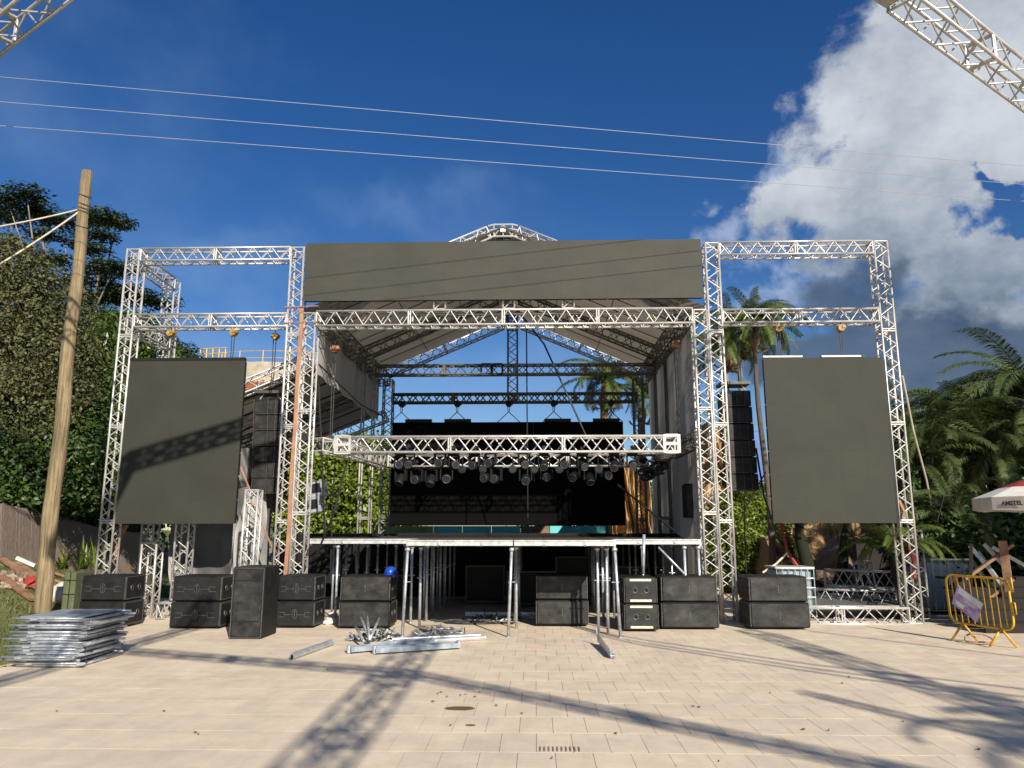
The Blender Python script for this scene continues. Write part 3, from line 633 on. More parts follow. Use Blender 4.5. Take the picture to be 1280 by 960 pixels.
for i, (px, py, yy) in enumerate(((812, 592, 17.6), (822, 584, 17.0))):
    p = at(px, py, yy); t = thing('cable_bundle', ['drooping heap of black cable under the right end of the rig', 'coiled black cable hung on the right rig corner'][i], 'cable', p)
    mb = MB(); 
    for k in range(7): 
        c = p+Vector((random.uniform(-.3, .3), random.uniform(-.2, .2), random.uniform(-.1, .1))); r_ = random.uniform(.05, .10)
        mb.tube([c+Vector((math.cos(a)*r_*1.5, math.sin(a)*.05, math.sin(a)*r_)) for a in np.linspace(0, 2*math.pi, 13)], .025, 6, False)
    mb.build('coil', 'cable', t)

# ================================================================ STAGE DECK
def deck(label, x0, x1, y0, y1, z, nleg, rail=.16, splits=None, sides=(1, 1)):
    t = thing('stage_deck', label, 'stage deck', ((x0+x1)/2, y0, 0), 'stage platforms')
    nx_ = max(1, round((x1-x0)/1.2)); ny = max(1, round((y1-y0)/1.0))
    for i in range(nx_):
        for j in range(ny):
            a, b = x0+(x1-x0)*i/nx_, x0+(x1-x0)*(i+1)/nx_; c, d = y0+(y1-y0)*j/ny, y0+(y1-y0)*(j+1)/ny
            MB().box(((a+b)/2, (c+d)/2+.02, z-.012), (b-a-.012, d-c-.012, .024)).build('board', 'ply', t)
    xs_ = splits or [x0, x1]
    for a, b in zip(xs_, xs_[1:]):
        r_ = MB(); r_.box(((a+b)/2, y0, z-.052), (b-a-.02, .05, .082)); r_.box(((a+b)/2, y0-.03, z-.015), (b-a-.02, .02, .022)); r_.box(((a+b)/2, y0-.03, z-.09), (b-a-.02, .02, .016))
        rr = r_.build('front_rail', 'galv_light', t)
        k = MB()
        for q in (.3, .7): k.box((a+(b-a)*q, y0-.03, z-.07), (.03, .02, .07))
        k.build('rail_clip', 'galv', rr)
    for a in (x0+.02, x1-.02):
        MB().box((a, (y0+y1)/2, z-.075), (.045, y1-y0-.06, .12)).build('side_rail', 'galv', t)
    return t
def leg(t, x, y, z, r=.026, m='galv', foot=True, dx=0):
    lm = MB(); lm.tube([(x+dx, y, 0), (x, y, z-.13)], r, 8)
    if foot: lm.tube([(x+dx, y, 0), (x+dx, y, .012)], r*1.9, 8)
    lm.box((x, y, z-.16), (r*3, r*3, .05)); lm.build('leg', m, t, True)
    MB().tube([(x-.06, y, z*.56), (x+.06, y, z*.56)], .008, 5).build('leg_pin', m, t)
ZD = 1.585; TX0, TX1 = -2.20, 1.36; YD = 13.32
tmid = -.37
td = deck('central stage platform jutting out toward the plaza on steel legs', TX0, TX1, YD, 20.9, ZD, 0, splits=[TX0, tmid, TX1])
for x in (TX0+.03, tmid-.03, TX1-.02): leg(td, x, YD+.01, ZD, dx=-.06 if x < TX1-.1 else .06)
for i, y in enumerate((14.45, 15.5, 16.5, 17.5, 18.5, 19.5, 20.5)):
    for x in (TX0+.07, tmid, TX1-.06): leg(td, x+random.uniform(-.03, .03), y, ZD, foot=False)
for x in (TX1-.28, TX1-.12): leg(td, x, 13.8, ZD, foot=False)
sd = deck('left side stage platform behind the speaker stack with blue helmet', -4.42, TX0-.06, 15.25, 21.0, ZD-.0, 0)
for x in (-3.86, -2.4): leg(sd, x, 15.27, ZD)
for y in (16.3, 17.4, 18.5, 19.8):
    for x in (-4.2, -3.5, -2.9, -2.3): leg(sd, x, y, ZD, .022, foot=False)
sd = deck('right side stage platform ending at the right tower pair', TX1+.06, 3.1, 14.75, 21.0, ZD, 0)
for x in (2.0, 2.78, 3.04): leg(sd, x, 14.77, ZD)
for y in (16.3, 17.4, 18.5, 19.8):
    for x in (1.6, 2.2, 2.8): leg(sd, x, y, ZD, .022, foot=False)
MB().tube([(2.3, 14.77, ZD-.15), (2.95, 14.77, .75)], .022, 8).build('diagonal_brace', 'galv', sd, True)
tag(MB().tube([at(804, 718, 14.3), at(805, 668, 14.3)], .028, 8).build('steel_pipe', 'galv', None, True), 'thin upright steel pipe rising above the small two port speakers', 'pipe')
# cloths behind and under the stage
def cloth(name, label, x0, x1, y, z0, z1, m='skirt', amp=.04, horiz=True):
    f = (lambda u, v: (x0+(x1-x0)*u, y+amp*math.sin(u*(x1-x0)*7)+amp*.4*math.sin(u*33), z0+(z1-z0)*v))
    V = []; nu = 60; mb = MB()
    for s_ in (0, .02):
        for v in (0, .5, 1): V += [Vector(f(i/nu, v))+Vector((0, s_, 0)) for i in range(nu+1)]
    Fc = []
    for s_ in (0, 1):
        for r_ in (0, 1):
            for i in range(nu): a = (s_*3+r_)*(nu+1)+i; Fc.append((a, a+1, a+nu+2, a+nu+1))
    return tag(mb.add(V, Fc).build(name, m, None, True), label, 'cloth')
cloth('dark_backing_cloth', 'black backing cloth added to keep the space under the rear stage dark', -6.6, 3.3, 21.1, 0, 1.64)  # added backing that keeps the view under the deck black
q = MB().box((-.6, 22.9, .8), (9.0, .1, 1.6)); tag(q.build('back_panel', 'skirt'), 'low black panel behind the stage below the LED wall', 'panel')
for lb, px0, px1, y in (('long low black riser on the stage in front of the LED wall', 500, 760, 20.3), ('low black riser at the left end of the stage', 392, 470, 18.5), ('low dark case at right end of the stage', 775, 860, 19)):
    a, b = at(px0, 670, y).x, at(px1, 670, y).x; tag(MB().bbox(((a+b)/2, y, ZD+.045), (b-a, .9, .08), .01).build('stage_riser', 'skirt'), lb, 'riser')
# gear in the dark under the stage
for i, (x, y, sx, sz) in enumerate(((-1.2, 19.2, .9, .9), (-.1, 18.6, 1.1, .8), (.9, 19.4, .8, 1.1), (-3.6, 18.8, 1.0, .7), (2.2, 18.9, .9, .9))):
    t = thing('flight_case', 'black flight case under the stage, '+['left of centre', 'in the middle', 'right of centre', 'below the left platform', 'below the right platform'][i], 'flight case', (x, y, 0), 'cases under the stage')
    MB().bbox((x, y, sz/2+.06), (sx, .7, sz-.1), .02).build('body', 'black', t)
    e = MB()
    for dx in (-1, 1): e.box((x+dx*(sx/2+.003), y-.352, sz/2+.06), (.03, .012, sz-.08))
    for dz in (.08, sz+.0): e.box((x, y-.353, dz), (sx-.05, .012, .03))
    e.build('edge_strip', 'edge', t)
# turquoise wall far behind, seen under the LED wall
tq = thing('pool_wall', 'low turquoise wall far behind seen as a strip under the LED wall', 'wall', (-1, 30, 0))
for i in range(9):
    MB().box((-5.6+i*1.12, 30, .95), (1.10, .12, 1.9)).build('wall_panel', ['panelcolor', 'panelcolor', 'turq', 'turq', 'turq', 'palerock', 'turq', 'turq', 'turq'][i], tq)

# ================================================================ SPEAKERS
def sub_box(label, x0, x1, y, z0, z1, d=.72, style='plain', group='subwoofers along the front', rot=0):
    cx, cy = (x0+x1)/2, y+d/2; t = thing('subwoofer', label, 'speaker', (cx, cy, z0), group)
    ww, hh = x1-x0, z1-z0
    MB().bbox((cx, cy, (z0+z1)/2), (ww, d, hh-.006), .018).build('cabinet', 'black', t)
    yf = y-.004
    if style in ('plain', 'routed'):
        gr = MB().bbox((cx, yf-.006, (z0+z1)/2), (ww-.05, .022, hh-.05), .006).build('grille', 'scuff' if style == 'plain' else 'black', t)
        MB().box((cx, yf-.019, (z0+z1)/2), (.012, .006, hh*.30)).build('emblem', 'edge', gr)
        if style == 'routed':
            e = MB(); zc = (z0+z1)/2; n = 14
            e.tube([(cx+math.cos(a)*.045, yf-.021, zc+math.sin(a)*.085) for a in np.linspace(0, 2*math.pi, n)], .006, 4, False)
            for s_ in (-1, 1):
                e.box((cx+s_*ww*.16, yf-.021, zc-.01), (ww*.2, .008, .010))
                e.box((cx+s_*ww*.33, yf-.021, zc+.03), (ww*.14, .008, .010)); e.box((cx+s_*ww*.33, yf-.021, zc-.05), (ww*.14, .008, .010)); e.box((cx+s_*ww*.26, yf-.021, zc-.01), (.01, .008, .09))
            e.build('routed_line', 'edge', gr)
        ed = MB()
        for s_ in (-1, 1): ed.box((cx+s_*(ww/2-.008), y-.002, (z0+z1)/2), (.012, .012, hh-.05))
        ed.build('edge_strip', 'edge', t)
    # handles and ports on both flanks
    for s_ in (-1, 1):
        xs_ = cx+s_*(ww/2+.001)
        for yy in (cy-.13, cy+.13):
            pr = [(xs_, yy+math.cos(a)*.045, (z0+z1)/2+math.sin(a)*.045) for a in np.linspace(0, 2*math.pi, 11)]
            MB().tube(pr, .010, 5, False).build('port', 'edge', t)
        f = MB()
        for yy in (y+.02, y+d-.02): f.box((xs_, yy, (z0+z1)/2), (.008, .03, hh-.04))
        f.box((xs_, cy, z1-.03), (.008, d-.06, .022)); f.box((xs_, cy, z0+.03), (.008, d-.06, .022))
        f.build('edge_strip', 'edge', t)
    if style == 'ports':
        for px_ in (-.1, .1):
            a0 = [(cx+px_+math.cos(a)*.042, y-.004, (z0+z1)/2+math.sin(a)*.042) for a in np.linspace(0, 2*math.pi, 13)]
            MB().tube(a0, .011, 5, False).build('port', 'edge', t)
            MB().tube([(cx+px_, y-.003, (z0+z1)/2), (cx+px_, y-.009, (z0+z1)/2)], .034, 12).build('port', 'skirt', t)  # black disc paints the shade inside the port
        for dz in (-hh/2+.05, hh/2-.05): MB().box((cx, y-.004, (z0+z1)/2+dz), (ww*.66, .008, .038)).build('label_strip', 'label', t)
        MB().bbox((cx, y-.001, (z0+z1)/2), (ww-.03, .006, hh-.03), .002).build('front_plate', 'scuff', t)
    return t
def xz(px, y): return at(px, 740, y).x
def stack(px0, px1, y, where, style='plain', d=.72, hz=.475):
    x0, x1 = xz(px0, y), xz(px1, y)
    sub_box('lower black speaker of the stack '+where, x0, x1, y, 0.03, hz, d, style)
    sub_box('upper black speaker of the stack '+where, x0+.01, x1-.01, y+.01, hz+.004, 2*hz-.02, d, style)
    ft = MB()
stack(100, 157, 14.25, 'at the far left beside the green panel', 'routed')
stack(215, 277, 14.2, 'between truss foot and the tall single speaker', 'routed')
stack(346, 394, 14.35, 'right of the tall single speaker', 'routed')
stack(425, 488, 14.3, 'with the blue helmet on top')
stack(670, 735, 14.75, 'under the central stage platform', d=.6)
stack(780, 822, 14.05, 'narrow one with white label strips and round ports', 'ports', d=.9)
stack(826, 897, 14.35, 'in front of the right tower pair')
stack(936, 1010, 14.4, 'rightmost one, dappled with shade')
x0, x1 = xz(290, 12.95), xz(330, 12.95)
t = thing('subwoofer', 'single tall black speaker standing on end in front of the others', 'speaker', ((x0+x1)/2, 13.3, 0))
MB().bbox(((x0+x1)/2, 13.32, .575), (x1-x0, .75, 1.15), .018).build('cabinet', 'black', t)
gp = MB().bbox(((x0+x1)/2, 12.945, .575), (x1-x0-.07, .02, 1.08), .006).build('front_panel', 'scuff', t)
e = MB()
for z in (.28, .93): e.box(((x0+x1)/2, 12.932, z), (x1-x0-.09, .008, .012))
e.build('routed_line', 'skirt', gp)
e = MB()
for xx in (x0+.012, x1-.012): e.box((xx, 12.942, .575), (.014, .012, 1.1))
for z in (.02, 1.13): e.box(((x0+x1)/2, 12.942, z), (x1-x0-.03, .012, .014))
e.build('edge_strip', 'edge', t)
# blue helmet
q = at(488, 716, 14.6); hx, hz_ = q.x, .935
t = thing('helmet', 'blue hard hat lying on the speaker stack under the left deck rail', 'helmet', (hx, 14.6, hz_))
MB().ball((hx, 14.6, hz_+.04), (.115, .14, .115), 14, 8).build('shell', 'blue', t, True); MB().tube([(hx, 14.6, hz_), (hx, 14.6, hz_+.015)], .14, 14).build('brim', 'blue', t)

# line arrays
def line_array(label, x0, x1, y, z0, z1, n=6, flip=1):
    t = thing('line_array', label, 'speaker column', ((x0+x1)/2, y, z1), 'hanging speaker columns'); h = (z1-z0)/n; ww = x1-x0
    MB().box(((x0+x1)/2, y+.25, z1+.16), (ww+.04, .5, .06)).build('flying_frame', 'edge', t)
    for dx in (-.15, .15): MB().tube([((x0+x1)/2+dx, y+.1, z1+.13), ((x0+x1)/2+dx*1.5, y+.1, z1)], .015, 6).build('hook', 'alu', t)
    for k in range(n):
        sh = -.012*k*flip*0; zc = z1-h*(k+.5)
        c = MB().bbox(((x0+x1)/2+.012*k, y+.25, zc), (ww, .5, h-.012), .015).build('cabinet', 'black', t)
        g_ = MB()
        xl = x0+.012*k
        g_.bbox((xl+ww*.25, y-.008, zc), (ww*.44, .02, h-.06), .004); g_.bbox((xl+ww*.63, y-.008, zc), (ww*.20, .02, h-.06), .004); g_.bbox((xl+ww*.87, y-.008, zc), (ww*.17, .02, h-.06), .004)
        g_.build('grille', 'scuff', c)
        e = MB(); e.box((xl+ww/2, y-.012, zc-h/2+.012), (ww, .012, .014))
        for fx in (.0, .5, .77, .99): e.box((xl+ww*fx, y-.014, zc), (.014, .012, h-.03))
        e.build('edge_strip', 'edge', c)
line_array('hanging column of six black speakers between left screen and tower', -6.02, -5.42, 16.15, 2.5, 4.52)
line_array('hanging column of six black speakers between right tower and screen', 3.98, 4.56, 16.15, 2.55, 4.66)
t = thing('side_speaker', 'small pale monitor pair hanging in front of the green tree', 'speaker', at(396, 622, 16.6))
for k in (0, 1):
    a = at(397-k*4, 612+k*20, 16.6); r_ = Matrix.Rotation(R(-10), 3, 'Y')
    c = MB().bbox(a, (.36, .35, .34), .02, r_).build('cabinet', 'galv', t); MB().box(a+Vector((0, -.18, .02)), (.22, .012, .2), r_).build('grille', 'steelblack', c)
t = thing('side_speaker', 'black hanging speaker against the right side wall', 'speaker', at(866, 626, 16.9))
a = at(866, 626, 16.9); MB().bbox(a, (.38, .4, .72), .02).build('cabinet', 'black', t); MB().bbox(a+Vector((0, -.205, 0)), (.32, .02, .64), .005).build('grille', 'scuff', t)

# ================================================================ THINGS ON THE PAVING
# stack of galvanised barriers
def floor_barrier(i, label, origin, ang, dx, dy, z):
    t = thing('barrier', label, 'barrier', (origin[0], origin[1], z), 'galvanised barriers stacked flat')
    u = Vector((math.cos(ang), math.sin(ang), 0)); v = Vector((-math.sin(ang), math.cos(ang), 0)); o = Vector((origin[0]+dx, origin[1]+dy, z)); Lx, Ly = .82, 1.0
    f = MB(); P_ = lambda a, b, c=0: o+u*a+v*b+Vector((0, 0, c))
    f.tube([P_(0, 0), P_(Lx, 0), P_(Lx, Ly), P_(0, Ly), P_(0, 0)], .021, 7)
    f.build('frame', 'galv', t, True)
    s_ = MB()
    for k in range(1, 15): s_.tube([P_(.02, Ly*k/15), P_(Lx-.02, Ly*k/15)], .009, 5, False)
    stuff(s_.build('bars', 'galv', t, True)) if False else s_.build('bars', 'galv', t, True)
    MB().tube([P_(-.12 if i % 2 else -.05, -.02, .028), P_(Lx if i % 2 else Lx+.1, -.02, .028)], .016, 6).build('foot_bar', 'galv', t, True)
    MB().tube([P_(-.02, Ly+.03, .026), P_(Lx+(.09 if i % 3 else .02), Ly+.03, .026)], .016, 6).build('foot_bar', 'galv', t, True)
    for b in (.18, .86): MB().box(P_(b, -.03, .02), (.09, .03, .03), Matrix.Rotation(ang, 3, 'Z')).build('hook', 'galv', t)
org = atz(108, 830); names = ['lowest', 'second lowest', 'third', 'fourth', 'fifth', 'sixth', 'seventh', 'eighth', 'ninth', 'tenth', 'eleventh', 'twelfth', 'thirteenth', 'topmost']
for i in range(14):
    floor_barrier(i, names[i]+' galvanised crowd barrier'+(' of the flat stack, counted from the ground' if 1 < i < 13 else ' of the stack lying on the paving'), (-6.74, 10.25), R(1.0+random.uniform(-2.0, 2.0)), random.uniform(-.09, .09)+(.05 if i > 8 else 0), random.uniform(-.06, .06), .03+i*.043)
shp = MB(); shp.box((-6.33, 10.75, .03+14*.043), (.84, .98, .012), Matrix.Rotation(R(1.5), 3, 'Z'))
tag(shp.build('metal_sheet', mat('sky_tinted_sheet_metal', (.42, .50, .58), .38, .35, .4, 2, col2=(.58, .64, .70))), 'shiny sheet of metal lying on top of the barrier stack', 'metal sheet')  # pale blue base colour paints in a sky reflection
# loose pieces
def pipe(label, a, b, r, m='galv', name='steel_pipe', n=10): 
    t = thing(name, label, 'pipe', a); MB().tube([a, b], r, n, False).build('tube', m, t, True)
    mm = MB()
    for p_, q_ in ((a, b), (b, a)): d = (q_-p_).normalized()*.006; mm.tube([p_-d, p_+d*2], r*1.15, n)
    mm.build('collar', m, t)
pipe('single steel tube lying alone on the paving left of the fittings', atz(366, 820, .05), atz(414, 803, .05), .045)
MBp = MB().tube([atz(366, 821, .05)+Vector((-.012, -.012, 0)), atz(366, 821, .05)+Vector((-.006, -.006, 0))], .033, 10); tag(MBp.build('mouth_shade_disc', 'cable'), 'black disc painting the shade in the mouth of the lone steel tube', 'pipe opening')  # black disc stands in for shade inside the tube
pipe('long pale tube lying behind the blue steel channels', atz(463, 806, .04), atz(606, 797, .04), .04, 'alu')
pipe('second pale tube lying furthest back by the fittings', atz(490, 799, .04), atz(600, 794, .04), .03, 'galv')
def channel(label, a, b, wd=.16):
    t = thing('steel_channel', label, 'steel beam', a); d = (b-a).normalized(); s_ = Vector((-d.y, d.x, 0)); ang = math.atan2(d.y, d.x); rr = Matrix.Rotation(ang, 3, 'Z'); L_ = (b-a).length; c = (a+b)/2
    m_ = MB(); m_.box(c+Vector((0, 0, .03)), (L_, wd, .012), rr)
    for q in (-1, 1): m_.box(c+s_*q*wd/2+Vector((0, 0, .05)), (L_, .012, .07), rr)
    m_.build('channel', 'channel', t); e = MB()
    for p_ in (a, b): e.tube([p_+Vector((0, 0, 0)), p_+Vector((0, 0, .11))], .03, 8)
    e.build('end_post', 'galv', t)
channel('nearer galvanised steel channel on the paving, blue with sky', atz(468, 817, .01), atz(573, 810, .01))
channel('farther galvanised steel channel partly behind the nearer one', atz(436, 816, .01), atz(540, 806, .01))
t = thing('corner_bracket', 'short galvanised angle piece standing on its holes right of centre', 'bracket', atz(755, 812))
a, b = atz(748, 803, .04), atz(763, 822, .02); 
m_ = MB(); dd = (b-a).normalized(); ss = Vector((dd.y, -dd.x, 0))*-1
m_.add([a, b, b+Vector((0, 0, .09)), a+Vector((0, 0, .14)), a+ss*.1, b+ss*.08, a+Vector((0, 0, .01)), b+Vector((0, 0, .01))], [(0, 1, 2, 3), (0, 4, 5, 1)]); m_.tube([a+Vector((0, 0, 0)), a+Vector((-.03, .02, .22))], .012, 6); m_.build('angle', 'galv', t)
tb_ = MB(); 
for k in (.2, .55, .9): q = a.lerp(b, k); tb_.box(q+ss*.05+Vector((0, 0, .01)), (.07, .07, .012)); tb_.tube([q, q+Vector((.05, -.02, .07))], .012, 6)
tb_.build('hook', 'galv', t)
def pile(label, c, n, rx, ry, up, L0=.16, L1=.34):
    t = thing('clamp_heap', label, 'scaffold fittings', c)
    for k in range(n):
        a = random.uniform(0, 6.28); rr = math.sqrt(random.random()); p = c+Vector((math.cos(a)*rx*rr, math.sin(a)*ry*rr, .03+(1-rr)*up*random.random()))
        d = Vector((random.gauss(0, 1), random.gauss(0, 1), random.gauss(0, .35))).normalized()*random.uniform(L0, L1)*.5
        MB().tube([p-d, p+d], random.choice((.010, .014, .018)), 6).build('fitting', random.choice(('galv', 'alu_old', 'edge')), t, True)
    return t
cc = atz(468, 800); t = pile('big heap of galvanised clamps and pegs in front of the helmet stack', cc, 70, .42, .3, .26)
for px, py, bx, by in ((462, 798, 451, 772), (462, 800, 459, 771), (462, 800, 474, 773), (455, 802, 444, 782)):
    MB().tube([atz(px, py, .1), at(bx, by, 12.75)], .022, 7).build('fitting', 'galv', t, True)
pile('smaller flatter heap of dark fittings behind the pale tubes', atz(552, 794), 45, .42, .35, .16)
pile('scatter of steel bits under the central platform front', atz(625, 774), 26, .8, .35, .06, .2, .5)
cm = MB()
for k in range(8):
    a = atz(random.uniform(525, 600), random.uniform(773, 779), .02); pts = [a]
    for j in range(8): pts.append(pts[-1]+Vector((random.uniform(.05, .25), random.uniform(-.12, .12), 0)))
    cm.tube(pts, .016, 5)
stuff(tag(cm.build('cable_tangle', 'cable'), 'tangle of black cables on the paving under the platform edge', 'cables'))
tag(MB().bbox((1.9-2.6, 16.4, .06), (1.5, .25, .1), .01).build('spare_beam', 'galv'), 'flat galvanised beam lying under the platform', 'beam')
# shapes under left: white cloth bits
ww_ = MB()
for k in range(9): ww_.ball(atz(random.uniform(405, 418), random.uniform(768, 780), .05), (.09, .07, .05), 7, 5, .2)
stuff(tag(ww_.build('crumpled_plastic', 'white'), 'crumpled white plastic by the foot of the left side platform', 'plastic'))

# yellow barrier
p0, p1 = atz(1206, 800), atz(1258, 812); ub = (p1-p0); 
def yellow_barrier():
    A = at(1198, 790, 13.15); B = at(1262, 812, 12.25); A.z = B.z = 0
    t = thing('crowd_barrier', 'yellow steel crowd barrier with a purple poster, standing at right', 'barrier', (A+B)/2)
    d = (B-A); L_ = 1.20; d.normalize(); A = (A+B)/2-d*L_/2
    lean = Vector((-d.y, d.x, 0)).normalized()*.06
    zb, zt_ = .28, 1.02
    def Q(a, z): return A+d*a+Vector((0, 0, z))+lean*((z-.3))+d*(-.10*(z-.3))
    r_ = .13; pts = []
    for cx, cz, a0 in ((L_-r_, zt_-r_, 90), (L_-r_, zb+r_, 0), (r_, zb+r_, -90), (r_, zt_-r_, 180)):
        for k in range(5): aa = R(a0-k*22.5); pts.append(Q(cx+math.cos(aa)*r_, cz+math.sin(aa)*r_))
    pts.append(pts[0]); MB().tube(pts, .018, 8, False).build('frame', 'yellow', t, True)
    for k in range(1, 10): 
        a = L_*k/10; MB().tube([Q(a, zb+.01), Q(a, zt_-.01)], .0095, 6, False).build('bar', 'yellow', t, True)
    perp = Vector((-d.y, d.x, 0))
    for a in (.24, L_-.24):
        for s_ in (-1, 1): 
            l = MB().tube([Q(a, zb), Vector((Q(a, zb).x, Q(a, zb).y, 0))+perp*.16*s_+d*.09*s_+Vector((0, 0, .015))], .018, 7).build('leg', 'yellow', t, True)
    for z in (.52, .88): 
        h = [Q(L_, z), Q(L_+.07, z), Q(L_+.07, z+.16), Q(L_, z+.16)]; MB().tube(h, .011, 6).build('hook', 'yellow', t, True)
    MB().tube([Q(.18, zt_), Q(.26, .62), Q(.30, .45)], .02, 6).build('strap_loop', 'orange', t)
    n_ = -perp; c = Q(.42, .60)-perp*.03
    def card(u, v, off=0): return c+d*(u*math.cos(R(-28))-v*math.sin(R(-28)))+Vector((0, 0, u*math.sin(R(-28))+v*math.cos(R(-28))))-perp*off
    po = MB(); V = [card(-.26, -.17), card(.26, -.17), card(.26, .17), card(-.26, .17), card(-.26, -.17, .012), card(.26, -.17, .012), card(.26, .17, .012), card(-.26, .17, .012)]
    po.add(V, [(0, 1, 2, 3), (7, 6, 5, 4), (0, 4, 5, 1), (1, 5, 6, 2), (2, 6, 7, 3), (3, 7, 4, 0)]); pp = po.build('poster', 'purple', t)
    st = MB()
    for (u0, v0, u1, v1) in ((-.22, .06, .26, .165), (-.2, -.13, -.02, -.06), (-.05, .0, .16, .02), (-.1, .03, .2, .045), (.05, -.1, .12, -.09)):
        st.add([card(u0, v0, .015), card(u1, v0, .015), card(u1, v1, .015), card(u0, v1, .015)], [(0, 1, 2, 3)])
    st.build('poster_print', 'printwhite', pp)
yellow_barrier()
hz2 = atz(1225, 803, .02); tag(MB().tube([hz2+Vector((math.cos(a)*.22, math.sin(a)*.12, .02+.10*max(0, math.sin(a)))) for a in np.linspace(0, 5.4, 16)], .014, 6).build('hose', 'orange'), 'loop of orange hose on the ground behind the yellow barrier', 'hose')

# ================================================================ WOODEN POLE AND LINES
pb = Vector((-8.86, 14.0, .0)); pt = Vector((-8.87, 14.0, 8.79)); pt = at(110, 214, 14); pbm = at(51, 768, 14)
dv = (pt-pbm).normalized(); base = pbm-dv*.7
t = thing('wooden_pole', 'tall round timber pole leaning slightly on the grass at left', 'pole', base)
npt = 26; pts = [base.lerp(pt, k/npt)+Vector((.02*math.sin(k*.7), 0, 0)) for k in range(npt+1)]
MB().tube(pts, [.148-.048*k/npt+.004*math.sin(k*2.1) for k in range(npt+1)], 20).build('post', 'wood', t, True)
ck = MB()
for _ in range(9):
    f0 = random.uniform(.12, .85); f1 = f0+random.uniform(.04, .14); aa = random.uniform(-2.6, -.6); pc = []
    for q_ in range(6):
        fq = f0+(f1-f0)*q_/5; c = base.lerp(pt, fq)+Vector((.02*math.sin(fq*npt*.7), 0, 0)); rr_ = .148-.048*fq+.001; aq = aa+random.uniform(-.04, .04); pc.append(c+Vector((math.cos(aq)*rr_, math.sin(aq)*rr_, 0)))
    ck.tube(pc, [.001, .005, .006, .006, .004, .001], 5)
stuff(ck.build('cracks', 'bark', t))
rg = MB()
for fr in (.905, .912, .921, .94, .87):
    c = base.lerp(pt, fr); rg.tube([c+Vector((math.cos(a)*.112, math.sin(a)*.112, .02*math.sin(a*2))) for a in np.linspace(0, 2*math.pi, 15)], .008, 5, False)
rg.build('wire_wrap', 'chain', t)
tp = base.lerp(pt, .915)
def sag(a, b, s, n=14): return [a.lerp(b, k/n)-Vector((0, 0, s*4*(k/n)*(1-k/n))) for k in range(n+1)]
line('pale rope from the pole top running left out of view', sag(tp, at(-160, 300, 13.0), .12), .016, 'rope', 'rope')
line('pale rope from the pole top slanting down to the left', sag(tp, at(-140, 402, 12.0), .15), .018, 'rope', 'rope')
wires = [(93, 205, 8.95, 'highest'), (124, 228, 8.55, 'middle'), (154, 249, 8.20, 'lowest')]
for ya, yb_, h, nm in wires:
    a, b = atz(0, ya, h), atz(1280, yb_, h); e0, e1 = a+(a-b)*.9, b+(b-a)*.9
    tag(MB().tube(sag(e0, e1, .05, 60), .0052, 6).build('overhead_wire', 'wire'), nm+' of the three thin wires crossing the sky above the stage', 'wire', 'wires across the sky')
# ---------------------------------------------------------------- overhead trusses above and behind the camera
GO = 'overhead trusses above the plaza'
def overhead(label, a, b, ww=.30, **k): return truss('overhead_truss', label, a, b, ww, side=k.pop('side', (0, 0, 1)), fine=k.pop('fine', True), group=GO, step=.42, rc=.026, rb=.014, joint=2.4, **k)
HO = 8.7
kink = toward_sun(at(160, 578, YF-.34), HO)
q1 = atz(1280, 108, HO); a = atz(1126, -12, HO); b = a+(q1-a)*2.4
overhead('white box truss crossing the top right corner of the sky', a, b, .38)
q = MB().bbox(a+Vector((-.2, -.12, 0)), (.36, .36, .36), .02, Matrix.Rotation(.6, 3, 'Z')); tag(q.build('corner_block', 'alu_old'), 'brown corner block at the upper end of the right overhead truss', 'truss joint')
a = atz(90, -44, HO); q1 = atz(0, 30, HO); b = a+(q1-a)*3; b = a+(q1-a)*3
overhead('grey box truss crossing the top left corner of the sky', a, b, .40, mk='alu_old')
def shadow_truss(label, g0, g1, h, ww=.3, **k): 
    return overhead(label, toward_sun(g0, h), toward_sun(g1, h), ww, fine=False, **k)
shadow_truss('overhead truss running back above the plaza, casting the broad central shadow', atz(545, 784), atz(385, 975)+Vector((0, -4, 0)), 7.0, .34)
shadow_truss('overhead truss above the barrier stack, behind the camera', Vector((-6.25, 14.9, 0)), Vector((-6.3, 9, 0)), 7.0, .24)
gB = [atz(150, 813), atz(510, 842), atz(800, 898), atz(1120, 962)]
shadow_truss('overhead truss behind the camera, left arm of the bent one', gB[0]+(gB[0]-gB[1])*.15, gB[1], 7.05, .2)
shadow_truss('overhead truss behind the camera, middle arm of the bent one', gB[1], gB[2], 7.05, .2)
shadow_truss('overhead truss behind the camera, right arm of the bent one', gB[2], gB[3]+(gB[3]-gB[2])*1.0, 7.05, .2)
shadow_truss('overhead truss to the right behind the camera above the palms side', atz(944, 790), atz(1300, 905)+Vector((.3, -2, 0)), 7.0, .34)
shadow_truss('slim unseen truss added at right behind the camera to cast a shadow streak', atz(1015, 868), atz(1310, 938), 7.3, .16)  # unseen, added for the slanting shadow streak on the paving
for k, (off, pts) in enumerate(((0, ((742, 791), (800, 803), (1010, 835), (1285, 872))), (3, ((742, 789), (805, 800), (1010, 830), (1285, 862))), (6, ((1014, 789), (1150, 806), (1290, 823))), (5, ((742, 793), (800, 806), (1010, 839), (1285, 879))))):
    PP = [toward_sun(atz(*p_), 6.2) for p_ in pts]; PP = PP+[PP[-1]+(PP[-1]-PP[-2])*1.5]
    line('thick power cable strung overhead behind the camera, number '+('one', 'two', 'three', 'four')[k]+' from the middle', PP, .028)
